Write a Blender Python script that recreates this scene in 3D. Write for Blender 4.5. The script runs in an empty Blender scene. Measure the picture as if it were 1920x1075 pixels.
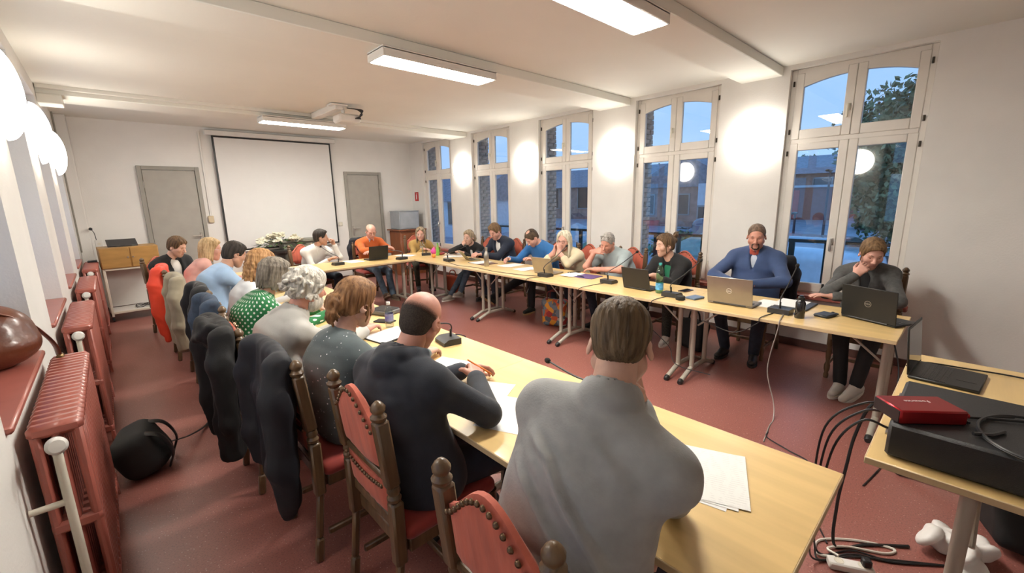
import bpy, math, random
import numpy as np
from mathutils import Vector, Matrix, Euler, Quaternion
random.seed(7)
rng = np.random.default_rng(7)
SC = bpy.context.scene
COL = SC.collection
PI = math.pi
R_ = math.radians
# ---------------------------------------------------------------- camera
cam_d = bpy.data.cameras.new('camera'); cam = bpy.data.objects.new('camera', cam_d); COL.objects.link(cam)
YAW, PITCH, ROLL, FPX, CAMH = 0.7465, 0.2010, -0.0187, 806.92, 1.6575
cam_d.sensor_fit = 'HORIZONTAL'; cam_d.sensor_width = 36.0; cam_d.lens = FPX/1920*36.0
cam_d.clip_start = 0.05; cam_d.clip_end = 300
_f = Vector((math.sin(YAW)*math.cos(PITCH), math.cos(YAW)*math.cos(PITCH), -math.sin(PITCH)))
_r = Vector((math.cos(YAW), -math.sin(YAW), 0)); _u = _r.cross(_f)
_r2 = math.cos(ROLL)*_r + math.sin(ROLL)*_u; _u2 = -math.sin(ROLL)*_r + math.cos(ROLL)*_u
cam.matrix_world = Matrix(((_r2.x, _u2.x, -_f.x, 0), (_r2.y, _u2.y, -_f.y, 0), (_r2.z, _u2.z, -_f.z, CAMH), (0, 0, 0, 1)))
SC.camera = cam
# ---------------------------------------------------------------- world, exposure
SC.view_settings.view_transform = 'Standard'; SC.view_settings.look = 'None'
SC.view_settings.gamma = 1.0; SC.view_settings.use_curve_mapping = False
SC.view_settings.exposure = 0.14
SC.cycles.use_denoising = True
SC.cycles.use_adaptive_sampling = True; SC.cycles.adaptive_threshold = 0.02; SC.cycles.max_bounces = 8; SC.cycles.diffuse_bounces = 4; SC.cycles.glossy_bounces = 4
SC.cycles.transmission_bounces = 6; SC.cycles.transparent_max_bounces = 12
SC.cycles.sample_clamp_indirect = 4.0
LAMP = 86.0      # radiance of the ceiling fittings
GLOBE = 14.5     # radiance of the wall globes
wd = bpy.data.worlds.new('dusk_sky'); SC.world = wd; wd.use_nodes = True
nt = wd.node_tree; nt.nodes.clear()
o_ = nt.nodes.new('ShaderNodeOutputWorld'); b_ = nt.nodes.new('ShaderNodeBackground')
tc = nt.nodes.new('ShaderNodeTexCoord'); sx = nt.nodes.new('ShaderNodeSeparateXYZ'); rp = nt.nodes.new('ShaderNodeValToRGB')
nt.links.new(tc.outputs['Generated'], sx.inputs[0]); nt.links.new(sx.outputs['Z'], rp.inputs[0])
rp.color_ramp.elements[0].color = (0.38, 0.60, 0.94, 1); rp.color_ramp.elements[0].position = 0.0
rp.color_ramp.elements[1].color = (0.19, 0.46, 0.94, 1); rp.color_ramp.elements[1].position = 0.6
b_.inputs[1].default_value = 1.25
nt.links.new(rp.outputs[0], b_.inputs[0]); nt.links.new(b_.outputs[0], o_.inputs[0])
# ---------------------------------------------------------------- materials
MATS = {}
def lin(c):
    return tuple((x/12.92 if x <= .04045 else ((x+.055)/1.055)**2.4) for x in c)
def hx(s):
    return lin(tuple(int(s[i:i+2], 16)/255 for i in (0, 2, 4)))
def mat(name, col, rough=.55, metal=0.0, var=.08, vscale=6.0, bump=0.0, bscale=60.0, stretch=(1, 1, 1), sheen=0.0, coat=0.0, spec=.5, col2=None, detail=3.0):
    if name in MATS: return MATS[name]
    c = hx(col) if isinstance(col, str) else col
    m = bpy.data.materials.new(name); m.use_nodes = True; t = m.node_tree; bs = t.nodes['Principled BSDF']
    tc = t.nodes.new('ShaderNodeTexCoord'); mp = t.nodes.new('ShaderNodeMapping'); mp.inputs['Scale'].default_value = stretch
    t.links.new(tc.outputs['Object'], mp.inputs[0])
    nz = t.nodes.new('ShaderNodeTexNoise'); nz.inputs['Scale'].default_value = vscale; nz.inputs['Detail'].default_value = detail
    t.links.new(mp.outputs[0], nz.inputs['Vector'])
    rp = t.nodes.new('ShaderNodeValToRGB'); e = rp.color_ramp.elements
    e[0].position = .32; e[1].position = .68
    c2 = (hx(col2) if isinstance(col2, str) else col2) if col2 else None
    e[0].color = (*[max(0, x*(1-var)) for x in c], 1); e[1].color = (*(c2 if c2 else [min(1, x*(1+var)) for x in c]), 1)
    t.links.new(nz.outputs[0], rp.inputs[0]); t.links.new(rp.outputs[0], bs.inputs['Base Color'])
    bs.inputs['Roughness'].default_value = rough; bs.inputs['Metallic'].default_value = metal
    bs.inputs['Specular IOR Level'].default_value = spec
    if sheen: bs.inputs['Sheen Weight'].default_value = sheen; bs.inputs['Sheen Roughness'].default_value = .4
    if coat: bs.inputs['Coat Weight'].default_value = coat; bs.inputs['Coat Roughness'].default_value = .12
    if bump:
        n2 = t.nodes.new('ShaderNodeTexNoise'); n2.inputs['Scale'].default_value = bscale; n2.inputs['Detail'].default_value = 2
        t.links.new(mp.outputs[0], n2.inputs['Vector'])
        bp = t.nodes.new('ShaderNodeBump'); bp.inputs['Strength'].default_value = bump; bp.inputs['Distance'].default_value = .01
        t.links.new(n2.outputs[0], bp.inputs['Height']); t.links.new(bp.outputs[0], bs.inputs['Normal'])
    MATS[name] = m
    return m
def emit(name, col, s):
    if name in MATS: return MATS[name]
    m = bpy.data.materials.new(name); m.use_nodes = True; t = m.node_tree; bs = t.nodes['Principled BSDF']
    bs.inputs['Base Color'].default_value = (.9, .9, .88, 1)
    bs.inputs['Emission Color'].default_value = (*col, 1); bs.inputs['Emission Strength'].default_value = s
    MATS[name] = m; return m
def pane_glass(name, tint=(1, 1, 1), refl=.09):
    if name in MATS: return MATS[name]
    m = bpy.data.materials.new(name); m.use_nodes = True; t = m.node_tree; t.nodes.clear()
    o = t.nodes.new('ShaderNodeOutputMaterial'); mx = t.nodes.new('ShaderNodeMixShader')
    tr = t.nodes.new('ShaderNodeBsdfTransparent'); tr.inputs[0].default_value = (*tint, 1)
    gl = t.nodes.new('ShaderNodeBsdfGlossy'); gl.inputs['Roughness'].default_value = .0
    fr = t.nodes.new('ShaderNodeFresnel'); ge = t.nodes.new('ShaderNodeNewGeometry'); mr = t.nodes.new('ShaderNodeMapRange'); mr.inputs['To Min'].default_value = 1.5; mr.inputs['To Max'].default_value = 1/1.5
    t.links.new(ge.outputs['Backfacing'], mr.inputs['Value']); t.links.new(mr.outputs[0], fr.inputs[0])
    ad = t.nodes.new('ShaderNodeMath'); ad.operation = 'MULTIPLY_ADD'; ad.inputs[1].default_value = 1.3; ad.inputs[2].default_value = refl*.3
    t.links.new(fr.outputs[0], ad.inputs[0]); t.links.new(ad.outputs[0], mx.inputs[0])
    t.links.new(tr.outputs[0], mx.inputs[1]); t.links.new(gl.outputs[0], mx.inputs[2]); t.links.new(mx.outputs[0], o.inputs[0])
    MATS[name] = m; return m
# ---------------------------------------------------------------- mesh helpers
def rotm(rx=0, ry=0, rz=0):
    return np.array(Euler((R_(rx), R_(ry), R_(rz))).to_matrix())
def frame_z(d):
    d = np.asarray(d, float); d = d/np.linalg.norm(d)
    a = np.array([0, 0, 1.]) if abs(d[2]) < .9 else np.array([1., 0, 0])
    x = np.cross(a, d); x /= np.linalg.norm(x); y = np.cross(d, x)
    return np.stack([x, y, d], 1)
class MB:
    def __init__(s): s.v = []; s.f = []; s.m = []; s.mi = 0
    def add(s, v, f, T=None, R=None):
        n = len(s.v); v = np.asarray(v, float)
        if R is not None: v = v @ np.asarray(R).T
        if T is not None: v = v + np.asarray(T)
        s.v.extend(v.tolist()); s.f.extend([tuple(i+n for i in q) for q in f]); s.m.extend([s.mi]*len(f)); return s
    def box(s, c, d, R=None, b=0.0):
        x, y, z = d[0]/2, d[1]/2, d[2]/2
        if b <= 0:
            v = [(i*x, j*y, k*z) for i in (-1, 1) for j in (-1, 1) for k in (-1, 1)]
            f = [(0, 1, 3, 2), (4, 6, 7, 5), (0, 4, 5, 1), (2, 3, 7, 6), (0, 2, 6, 4), (1, 5, 7, 3)]
            return s.add(v, f, c, R)
        b = min(b, x*.95, y*.95, z*.95)
        v = []; idx = {}
        for i in (-1, 1):
            for j in (-1, 1):
                for k in (-1, 1):
                    for a in range(3):
                        p = [i*(x-b), j*(y-b), k*(z-b)]; p[a] += (i, j, k)[a]*b
                        idx[(i, j, k, a)] = len(v); v.append(p)
        f = []
        for a in range(3):
            o1, o2 = (a+1) % 3, (a+2) % 3
            for sg in (-1, 1):
                q = []
                for (p1, p2) in ((-1, -1), (1, -1), (1, 1), (-1, 1)):
                    t = [0, 0, 0]; t[a] = sg; t[o1] = p1; t[o2] = p2; q.append(idx[(*t, a)])
                f.append(tuple(q if sg > 0 else q[::-1]))
            for s1 in (-1, 1):
                for s2 in (-1, 1):
                    t0 = [0, 0, 0]; t1 = [0, 0, 0]; t0[a] = -1; t1[a] = 1
                    for t in (t0, t1): t[o1] = s1; t[o2] = s2
                    q = [idx[(*t0, o1)], idx[(*t1, o1)], idx[(*t1, o2)], idx[(*t0, o2)]]
                    f.append(tuple(q if s1*s2 < 0 else q[::-1]))
        for i in (-1, 1):
            for j in (-1, 1):
                for k in (-1, 1):
                    q = [idx[(i, j, k, 0)], idx[(i, j, k, 1)], idx[(i, j, k, 2)]]
                    f.append(tuple(q if i*j*k > 0 else q[::-1]))
        return s.add(v, f, c, R)
    def lathe(s, prof, n=16, c=(0, 0, 0), R=None, cap=True, sc=(1, 1)):
        v = []; f = []
        for (r, z) in prof:
            for i in range(n):
                a = 2*PI*i/n; v.append((r*math.cos(a)*sc[0], r*math.sin(a)*sc[1], z))
        for k in range(len(prof)-1):
            for i in range(n):
                j = (i+1) % n; f.append((k*n+i, k*n+j, (k+1)*n+j, (k+1)*n+i))
        if cap:
            f.append(tuple(range(n))[::-1]); f.append(tuple((len(prof)-1)*n+i for i in range(n)))
        return s.add(v, f, c, R)
    def cyl(s, p0, p1, r0, r1=None, n=12):
        p0 = np.asarray(p0, float); p1 = np.asarray(p1, float); L = np.linalg.norm(p1-p0)
        return s.lathe([(r0, 0), (r0 if r1 is None else r1, L)], n, p0, frame_z(p1-p0))
    def tube(s, pts, r, n=8, closed=False, flat=1.0):
        P = np.asarray(pts, float); m = len(P); rr = np.full(m, r) if np.isscalar(r) else np.asarray(r)
        T = np.zeros_like(P)
        for i in range(m):
            a = P[(i-1) % m] if (closed or i > 0) else P[i]; b = P[(i+1) % m] if (closed or i < m-1) else P[i]
            T[i] = (b-a)/(np.linalg.norm(b-a)+1e-12)
        F = frame_z(T[0]); x = F[:, 0]; v = []
        for i in range(m):
            x = x-T[i]*(x@T[i]); x /= np.linalg.norm(x)+1e-12; y = np.cross(T[i], x)
            for k in range(n):
                a = 2*PI*k/n; v.append(P[i]+rr[i]*(math.cos(a)*x+flat*math.sin(a)*y))
        f = []
        for i in range(m if closed else m-1):
            i2 = (i+1) % m
            for k in range(n):
                k2 = (k+1) % n; f.append((i*n+k, i*n+k2, i2*n+k2, i2*n+k))
        if not closed:
            f.append(tuple(range(n))[::-1]); f.append(tuple((m-1)*n+k for k in range(n)))
        return s.add(v, f)
    def ell(s, c, r, R=None, n=14, m=9):
        prof = [(max(1e-4, math.sin(PI*k/m)), -math.cos(PI*k/m)) for k in range(m+1)]
        v = []; f = []
        for (q, z) in prof:
            for i in range(n): a = 2*PI*i/n; v.append((q*math.cos(a)*r[0], q*math.sin(a)*r[1], z*r[2]))
        for k in range(m):
            for i in range(n): j = (i+1) % n; f.append((k*n+i, k*n+j, (k+1)*n+j, (k+1)*n+i))
        return s.add(v, f, c, R)
    def prism(s, poly, z0, z1, T=None, R=None):
        n = len(poly); v = [(p[0], p[1], z0) for p in poly]+[(p[0], p[1], z1) for p in poly]
        f = [tuple(range(n))[::-1], tuple(range(n, 2*n))]+[(i, (i+1) % n, n+(i+1) % n, n+i) for i in range(n)]
        return s.add(v, f, T, R)
    def grid(s, P, closed_u=False):
        P = np.asarray(P, float); a, b = P.shape[:2]; f = []
        for i in range(a if closed_u else a-1):
            for j in range(b-1):
                i2 = (i+1) % a; f.append((i*b+j, i2*b+j, i2*b+j+1, i*b+j+1))
        return s.add(P.reshape(-1, 3), f)
    def mesh(s, name, smooth=True):
        me = bpy.data.meshes.new(name); me.from_pydata(s.v, [], s.f)
        if smooth: me.shade_smooth(); 
        if smooth and hasattr(me, 'set_sharp_from_angle'): me.set_sharp_from_angle(angle=R_(38))
        if any(s.m): me.polygons.foreach_set('material_index', s.m)
        me.update(); return me
    def build(s, name, m, parent=None, smooth=True, kind=None, loc=None, rot=None):
        me = s.mesh(name, smooth)
        for q in (m if isinstance(m, (list, tuple)) else [m]): me.materials.append(q)
        return link(name, me, parent, kind, loc, rot)
def link(name, me, parent=None, kind=None, loc=None, rot=None):
    o = bpy.data.objects.new(name, me); COL.objects.link(o)
    if parent is not None: o.parent = parent
    if kind: o['kind'] = kind
    if loc is not None: o.location = loc
    if rot is not None: o.rotation_euler = rot
    return o
def tag(o, label, cat, group=None):
    o['label'] = label; o['category'] = cat
    if group: o['group'] = group
    return o
def thing(name, label, cat, loc=(0, 0, 0), rz=0, group=None):
    o = bpy.data.objects.new(name, None); COL.objects.link(o); o.location = loc; o.rotation_euler = (0, 0, rz)
    o.empty_display_size = .1
    return tag(o, label, cat, group)
def children(o): return KIDS.get(o.name) or [c for c in COL.objects if c.parent == o]
KIDS = {}
def index_kids():
    KIDS.clear()
    for c in COL.objects:
        if c.parent: KIDS.setdefault(c.parent.name, []).append(c)
def copy_tree(o, parent=None, loc=None, rz=None, label=None, group=None):
    c = o.copy(); COL.objects.link(c)
    if parent is not None: c.parent = parent
    if loc is not None: c.location = loc
    if rz is not None: c.rotation_euler = (0, 0, rz)
    if label: c['label'] = label
    if group: c['group'] = group
    for ch in KIDS.get(o.name, []): copy_tree(ch, c)
    return c
def struct(o): o['kind'] = 'structure'; return o
def path(pts, n=8):
    """Catmull-Rom through the points"""
    P = np.asarray(pts, float); out = []
    Q = np.vstack([2*P[0]-P[1], P, 2*P[-1]-P[-2]])
    for i in range(len(P)-1):
        p0, p1, p2, p3 = Q[i:i+4]
        for k in range(n):
            t = k/n; out.append(.5*((2*p1)+(-p0+p2)*t+(2*p0-5*p1+4*p2-p3)*t*t+(-p0+3*p1-3*p2+p3)*t**3))
    out.append(P[-1]); return np.array(out)
def text_obj(name, s, size, m, parent, loc, rot, extrude=.0006, align='CENTER'):
    cu = bpy.data.curves.new(name, 'FONT'); cu.body = s; cu.size = size; cu.extrude = extrude; cu.align_x = align; cu.align_y = 'CENTER'
    cu.resolution_u = 2
    tmp = bpy.data.objects.new('t', cu); COL.objects.link(tmp)
    me = bpy.data.meshes.new_from_object(tmp.evaluated_get(bpy.context.evaluated_depsgraph_get()))
    bpy.data.objects.remove(tmp); me.materials.clear(); me.materials.append(m)
    return link(name, me, parent, None, loc, rot)
# ---------------------------------------------------------------- the room
XW, XL, YB, YF, ZC = 5.40, -0.36, 9.27, -2.6, 2.955
ZBEAM = 2.865
m_wall = mat('white_wall_paint', (.78, .76, .725), .75, var=.03, vscale=2.5, bump=.12, bscale=70)
m_ceil = mat('white_ceiling_paint', (.79, .775, .71), .8, var=.02, vscale=1.5, bump=.06, bscale=50)
m_frame = mat('white_window_varnish', (.74, .70, .64), .38, var=.03)
m_red = mat('red_brown_gloss_paint', (.36, .105, .078), .33, var=.07, vscale=8, coat=.2)
m_door = mat('grey_door_paint', (.365, .345, .305), .5, var=.04)
m_ext = mat('brown_facade_brick', (.46, .38, .32), .85, var=.35, vscale=14, bump=.5, bscale=40)
m_mortar = mat('grey_mortar', (.5, .48, .44), .9, var=.2)
m_black = mat('black_plastic', (.012, .012, .013), .38, var=.2)
m_dkmetal = mat('dark_bronze', (.05, .04, .03), .4, metal=.6)
m_chrome = mat('brushed_steel', (.55, .53, .5), .3, metal=1.0)
m_white = mat('white_plastic', (.72, .70, .66), .4, var=.04)
m_cream = mat('cream_enamel', (.70, .66, .55), .4, var=.06)
def floor_material():
    m = bpy.data.materials.new('red_speckled_floor'); m.use_nodes = True; t = m.node_tree; bs = t.nodes['Principled BSDF']
    tc = t.nodes.new('ShaderNodeTexCoord')
    def noise(sc, det=2):
        n = t.nodes.new('ShaderNodeTexNoise'); n.inputs['Scale'].default_value = sc; n.inputs['Detail'].default_value = det
        t.links.new(tc.outputs['Object'], n.inputs['Vector']); return n
    def ramp(n, p0, c0, p1, c1):
        r = t.nodes.new('ShaderNodeValToRGB'); r.color_ramp.elements[0].position = p0; r.color_ramp.elements[1].position = p1
        r.color_ramp.elements[0].color = (*c0, 1); r.color_ramp.elements[1].color = (*c1, 1); t.links.new(n.outputs[0], r.inputs[0]); return r
    base = ramp(noise(.8, 2), .25, (.27, .096, .077), .75, (.315, .118, .096))
    v = t.nodes.new('ShaderNodeTexVoronoi'); v.inputs['Scale'].default_value = 85; t.links.new(tc.outputs['Object'], v.inputs['Vector'])
    sp = ramp(v, .16, (1, 1, 1), .24, (0, 0, 0)); sc_ = t.nodes.new('ShaderNodeSeparateColor'); t.links.new(v.outputs['Color'], sc_.inputs[0])
    lt_ = t.nodes.new('ShaderNodeMath'); lt_.operation = 'LESS_THAN'; lt_.inputs[1].default_value = .22; t.links.new(sc_.outputs[0], lt_.inputs[0])
    mm = t.nodes.new('ShaderNodeMath'); mm.operation = 'MULTIPLY'; t.links.new(sp.outputs[0], mm.inputs[0]); t.links.new(lt_.outputs[0], mm.inputs[1])
    mx = t.nodes.new('ShaderNodeMixRGB'); t.links.new(mm.outputs[0], mx.inputs[0]); t.links.new(base.outputs[0], mx.inputs[1]); mx.inputs[2].default_value = (.55, .36, .30, 1)
    v3 = noise(120, 2); s3 = ramp(v3, .36, (.72, .72, .72), .5, (1, 1, 1))
    m2 = t.nodes.new('ShaderNodeMixRGB'); m2.blend_type = 'MULTIPLY'; m2.inputs[0].default_value = 1; t.links.new(mx.outputs[0], m2.inputs[1]); t.links.new(s3.outputs[0], m2.inputs[2])
    t.links.new(m2.outputs[0], bs.inputs['Base Color']); bs.inputs['Specular IOR Level'].default_value = .75
    rr = ramp(noise(1.5, 2), .3, (.33, .33, .33), .75, (.40, .40, .40)); t.links.new(rr.outputs[0], bs.inputs['Roughness'])
    return m
m_floor = floor_material()
struct(MB().box(((XW+XL)/2, (YB+YF)/2, -.05), (XW-XL+1.6, YB-YF+.6, .1)).build('floor', m_floor))
struct(MB().box(((XW+XL)/2, (YB+YF)/2, ZC+.06), (XW-XL+1.6, YB-YF+.6, .12)).build('ceiling', m_ceil))
struct(MB().box(((XW+XL)/2, YB+.1, 1.48), (XW-XL+1.2, .2, 2.96)).build('wall_back', m_wall))
struct(MB().box(((XW+XL)/2, YF-.1, 1.48), (XW-XL+1.2, .2, 2.96)).build('wall_front', m_wall))
BEAMS = [(1.60, 2.01), (3.41, 3.91), (7.07, 7.60)]
for i, (a, b) in enumerate(BEAMS):
    mb = MB().box(((XW+XL)/2, (a+b)/2, (ZBEAM+ZC)/2), (XW-XL, b-a, ZC-ZBEAM), b=.006)
    if i == 2:                                   # small stepped mouldings and corbels on the far beam
        mb.box((2.0, a-.03, ZC-.02), (4.7, .06, .04)); mb.box((XL+.10, a+.1, ZBEAM-.05), (.2, .26, .10), b=.008)
    struct(mb.build('trim_%d' % (i+1), m_ceil))
WINY = [8.733-1.8009*i for i in range(5)]; WW = 1.104; WB, WT = 0.575, 2.91
# window wall: piers, parapet and head as one plastered wall
w = MB(); TH = .15
prev = YB
for i, yl in enumerate(WINY):
    w.box((XW+TH/2, (prev+yl)/2, ZC/2), (TH, prev-yl, ZC)); prev = yl-WW
    w.box((XW+TH/2, yl-WW/2, WB/2), (TH, WW, WB)); w.box((XW+TH/2, yl-WW/2, (WT+ZC)/2), (TH, WW, ZC-WT))
w.box((XW+TH/2, (prev+YF)/2, ZC/2), (TH, prev-YF, ZC))
wall_r = struct(w.build('wall_right', m_wall, smooth=False))
# left wall with its own row of deep windows
LW = [(c-.55, c+.55) for c in (.9, 2.7, 4.5, 6.3, 8.1)]; LB, LT = .90, 2.80
w = MB(); TL = .45; prev = YF
for a, b in LW:
    w.box((XL-TL/2, (prev+a)/2, ZC/2), (TL, a-prev, ZC)); prev = b
    w.box((XL-TL/2, (a+b)/2, LB/2), (TL, b-a, LB)); w.box((XL-TL/2, (a+b)/2, (LT+ZC)/2), (TL, b-a, ZC-LT))
w.box((XL-TL/2, (prev+YB)/2, ZC/2), (TL, YB-prev, ZC))
struct(w.build('wall_left', m_wall, smooth=False))
struct(MB().box((XL+.07, YB-.09, ZC/2), (.14, .18, ZC), b=.01).build('trim_4', m_wall))   # boxed pier in the corner
m_bb = mat('dark_brown_skirting', (.10, .045, .035), .45, var=.1)
struct(MB().box((XW-.012, (YB+YF)/2, .04), (.024, YB-YF, .08), b=.004).build('baseboard_right', m_bb))
struct(MB().box(((XW+XL)/2, YB-.012, .04), (XW-XL, .024, .08), b=.004).build('baseboard_back', m_bb))
struct(MB().box((XL+.012, (YB+YF)/2, .04), (.024, YB-YF, .08), b=.004).build('baseboard_left', m_bb))
m_glass = pane_glass('window_glass', (.95, .965, .975), .09)
def arch_z(y, c, zt): return zt-.075*((y-c)/.45)**2
def ring(mb, x, dx, y0, y1, z0, z1, t, b=.006):
    mb.box((x, y0+t/2, (z0+z1)/2), (dx, t, z1-z0), b=b); mb.box((x, y1-t/2, (z0+z1)/2), (dx, t, z1-z0), b=b)
    mb.box((x, (y0+y1)/2, z0+t/2), (dx, y1-y0-2*t, t), b=b); mb.box((x, (y0+y1)/2, z1-t/2), (dx, y1-y0-2*t, t), b=b)
def sash(root, x, y0, y1, z0, z1, c, arched, inn, handle):
    """one casement; inn = direction to the room (+1/-1)"""
    t = .075; s = MB(); dx = .05
    s.box((x, y0+t/2, (z0+z1)/2), (dx, t, z1-z0), b=.006); s.box((x, y1-t/2, (z0+z1)/2), (dx, t, z1-z0), b=.006)
    s.box((x, (y0+y1)/2, z0+t/2+.01), (dx, y1-y0-2*t, t+.02), b=.006)
    zt = z1-t
    if arched:
        ya, yb = y0+t, y1-t; n = 8
        poly = [(ya, z1), (yb, z1)]+[(yb+(ya-yb)*k/n, arch_z(yb+(ya-yb)*k/n, c, z1-.065)) for k in range(n+1)]
        Rm = np.array([[0, 0, 1.], [1, 0, 0], [0, 1, 0]])
        s.prism(poly, -dx/2, dx/2, (x, 0, 0), Rm)
    else: s.box((x, (y0+y1)/2, z1-t/2), (dx, y1-y0-2*t, t), b=.006)
    so = s.build('sash', m_frame, root)
    top = z1-.03 if arched else z1-t+.005
    MB().box((x, (y0+y1)/2, (z0+t+.01+top)/2), (.006, y1-y0-2*t+.01, top-z0-t-.01)).build('pane', m_glass, so, smooth=False)
    if handle:
        yh = y0+t*.45 if handle > 0 else y1-t*.45
        xr = x-inn*-1*(dx/2); xr = x+inn*(dx/2); zh = z0+(.26 if arched else .55)
        h = MB(); h.box((xr+inn*.006, yh, zh), (.012, .026, .07), b=.003); h.cyl((xr+inn*.01, yh, zh+.02), (xr+inn*.045, yh, zh+.02), .008)
        h.box((xr+inn*.045, yh, zh-.035), (.016, .02, .13), b=.006)
        h.build('handle', m_chrome if not arched else m_cream, so)
    return so
def window(idx, yl, x, inn, zb, zt, ztr, arched=True):
    y1, y0 = yl, yl-WW; c = (y0+y1)/2
    root = bpy.data.objects.new('window_%d' % idx, None); COL.objects.link(root); root.location = (x, c, 0); struct(root)
    class G: pass
    sub = root
    f = MB(); ring(f, 0, .075, y0-c, y1-c, zb, zt, .05); f.box((0, 0, ztr), (.075, WW-.1, .05), b=.006)
    f.build('frame', m_frame, sub)
    xs = inn*.02
    for (a, b, hd) in ((y0+.045-c, -.001, 0), (.001, y1-.045-c, 1)):
        sash(sub, xs, a, b, ztr+.02, zt-.045, 0.0, arched, inn, hd)
        sash(sub, xs, a, b, zb+.04, ztr-.02, 0.0, False, inn, hd)
    for zz in (ztr+.1, zt-.14, zb+.25, ztr-.12):
        for yy in (y0+.03-c, y1-.03-c):
            MB().cyl((xs+inn*.028, yy, zz-.025), (xs+inn*.028, yy, zz+.025), .009, n=8).build('hinge', m_dkmetal if zz > 1 else m_cream, sub)
    MB().box((xs+inn*.027, .06, zb+.10), (.012, .022, .075), b=.003).build('latch', m_black, sub)
    return root
for i, yl in enumerate(WINY):
    window(i+1, yl, XW+.09, -1, WB, WT, 2.195)
    struct(MB().box((XW+.0, yl-WW/2, WB-.0), (.17, WW+.16, .05), b=.01).build('trim_%d' % (5+i), m_red))
for i, (a, b) in enumerate(LW):
    WWs = WW; window(6+i, b+.002, XL-TL+.06, 1, LB+.03, LT, 2.1, False)
    struct(MB().box((XL-.19, (a+b)/2, LB+.015), (.42, b-a, .03), b=.008).build('trim_%d' % (10+i), m_red))
# back wall doors
def door(idx, x0, wdt, ztop, hside):
    root = bpy.data.objects.new('door_%d' % idx, None); COL.objects.link(root); root.location = (x0+wdt/2, YB, 0); struct(root)
    f = MB(); h = wdt/2
    f.box((-h+.03, -.015, ztop/2), (.06, .05, ztop), b=.004); f.box((h-.03, -.015, ztop/2), (.06, .05, ztop), b=.004); f.box((0, -.015, ztop-.03), (wdt-.12, .05, .06), b=.004)
    f.build('frame', mat('grey_door_frame', (.30, .285, .25), .5, var=.04), root)
    MB().box((0, -.004, (ztop-.06)/2), (wdt-.13, .03, ztop-.075), b=.003).build('leaf', m_door, root)
    hh = MB(); xx = hside*(h-.11); z = 1.10 if idx == 1 else 1.06
    hh.box((xx, -.024, z-.02), (.035, .012, .2), b=.004); hh.cyl((xx, -.03, z+.03), (xx, -.075, z+.03), .009); hh.cyl((xx+.01*hside, -.07, z+.03), (xx-hside*.12, -.07, z+.03), .009, .008)
    hh.cyl((xx, -.03, z-.07), (xx, -.036, z-.07), .013)
    hh.build('handle', m_chrome, root)
    for zz in (.3, ztop-.3): MB().cyl((-hside*(h-.062), -.035, zz-.05), (-hside*(h-.062), -.035, zz+.05), .010).build('hinge', m_door, root)
door(1, .457, .823, 2.287, 1); door(2, 3.792, .823, 2.287, -1)
# bricks in the outer jambs of the far windows (seen through the left panes)
bm_a = MB().box((0, 0, 0), (.165, .05, .058), b=.004).mesh('brick'); bm_a.materials.append(m_ext)
bm_b = MB().box((0, 0, 0), (.075, .05, .058), b=.004).mesh('brick'); bm_b.materials.append(m_ext)
for i, yl in enumerate(WINY):
    core = MB().box((XW+TH+.122, yl+.25, 1.6), (.24, .54, 2.75)).box((XW+TH+.122, yl-WW-.10, 1.6), (.24, .24, 2.75))
    pts = [(-WW/2-.1, .25), (WW/2+.1, .25)]+[(WW/2+.1-(WW+.2)*k/10, arch_z(0, 0, .0)+.03-.06*((.5-k/10)*2)**2) for k in range(11)]
    core.prism(pts, 0, .20, (XW+TH+.02, yl-WW/2, 2.86), np.array([[0, 0, 1.], [1, 0, 0], [0, 1, 0]]))
    core.box((XW+TH+.14, yl-WW/2, WB-.08), (.32, WW+.2, .08))
    jo = struct(core.build('trim_%d' % (15+i), m_mortar, smooth=False))
    if i > 3: continue
    for k in range(36):
        z = .62+k*.066
        for mm, xx in ([(bm_a, .084), (bm_b, .212)] if k % 2 else [(bm_b, .040), (bm_a, .166)]):
            bo = link('brick', mm, jo); bo.location = (XW+TH+xx+random.uniform(-.002, .010), yl-.018+random.uniform(-.005, .003), z)
# ---------------------------------------------------------------- lamps
m_glow = emit('ceiling_diffuser', (1, .955, .87), LAMP)
m_globe = emit('opal_globe', (1, .95, .86), GLOBE)
for i, (yy, nm) in enumerate([(1.73, 'long ceiling light fitting on the beam nearest the equipment table'), (3.50, 'long ceiling light fitting under the middle beam'), (7.08, 'long ceiling light fitting beneath the projector by the screen')]):
    r = thing('ceiling_light', nm, 'ceiling light', (2.37, yy, ZBEAM), 0, 'ceiling light fittings')
    h = MB(); h.box((0, 0, -.012), (1.18, .28, .024), b=.004)
    for s in (-1, 1):
        h.box((s*.583, 0, -.045), (.014, .28, .07), b=.004); h.box((0, s*.133, -.045), (1.16, .014, .07), b=.004)
    h.build('housing', m_white, r)
    MB().box((0, 0, -.065), (1.145, .245, .03), b=.006).build('diffuser', m_glow, r)
def globe(x, y, inn, lab):
    r = thing('wall_lamp', lab, 'wall lamp', (x, y, 2.26), 0, 'round wall lamps on the piers')
    Rm = frame_z((inn, 0, 0))
    MB().lathe([(.17, 0), (.17, .02), (.165, .03)], 32, (0, 0, 0), Rm).build('base', m_white, r)
    prof = [(.245*math.cos(a), .035+.10*math.sin(a)) for a in [k*PI/2/10 for k in range(10)]]+[(.002, .13)]
    MB().lathe([(.165, .026)]+prof, 36, (0, 0, 0), Rm).build('globe', m_globe, r)
for k, (yy, d) in enumerate([(1.81, 'nearest the equipment table'), (3.60, 'behind the black cardigan'), (5.41, 'behind the blue sweater'), (7.23, 'behind the corner of the tables')]):
    globe(XW, yy, -1, 'glowing round opal wall lamp on the window pier '+d)
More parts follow.
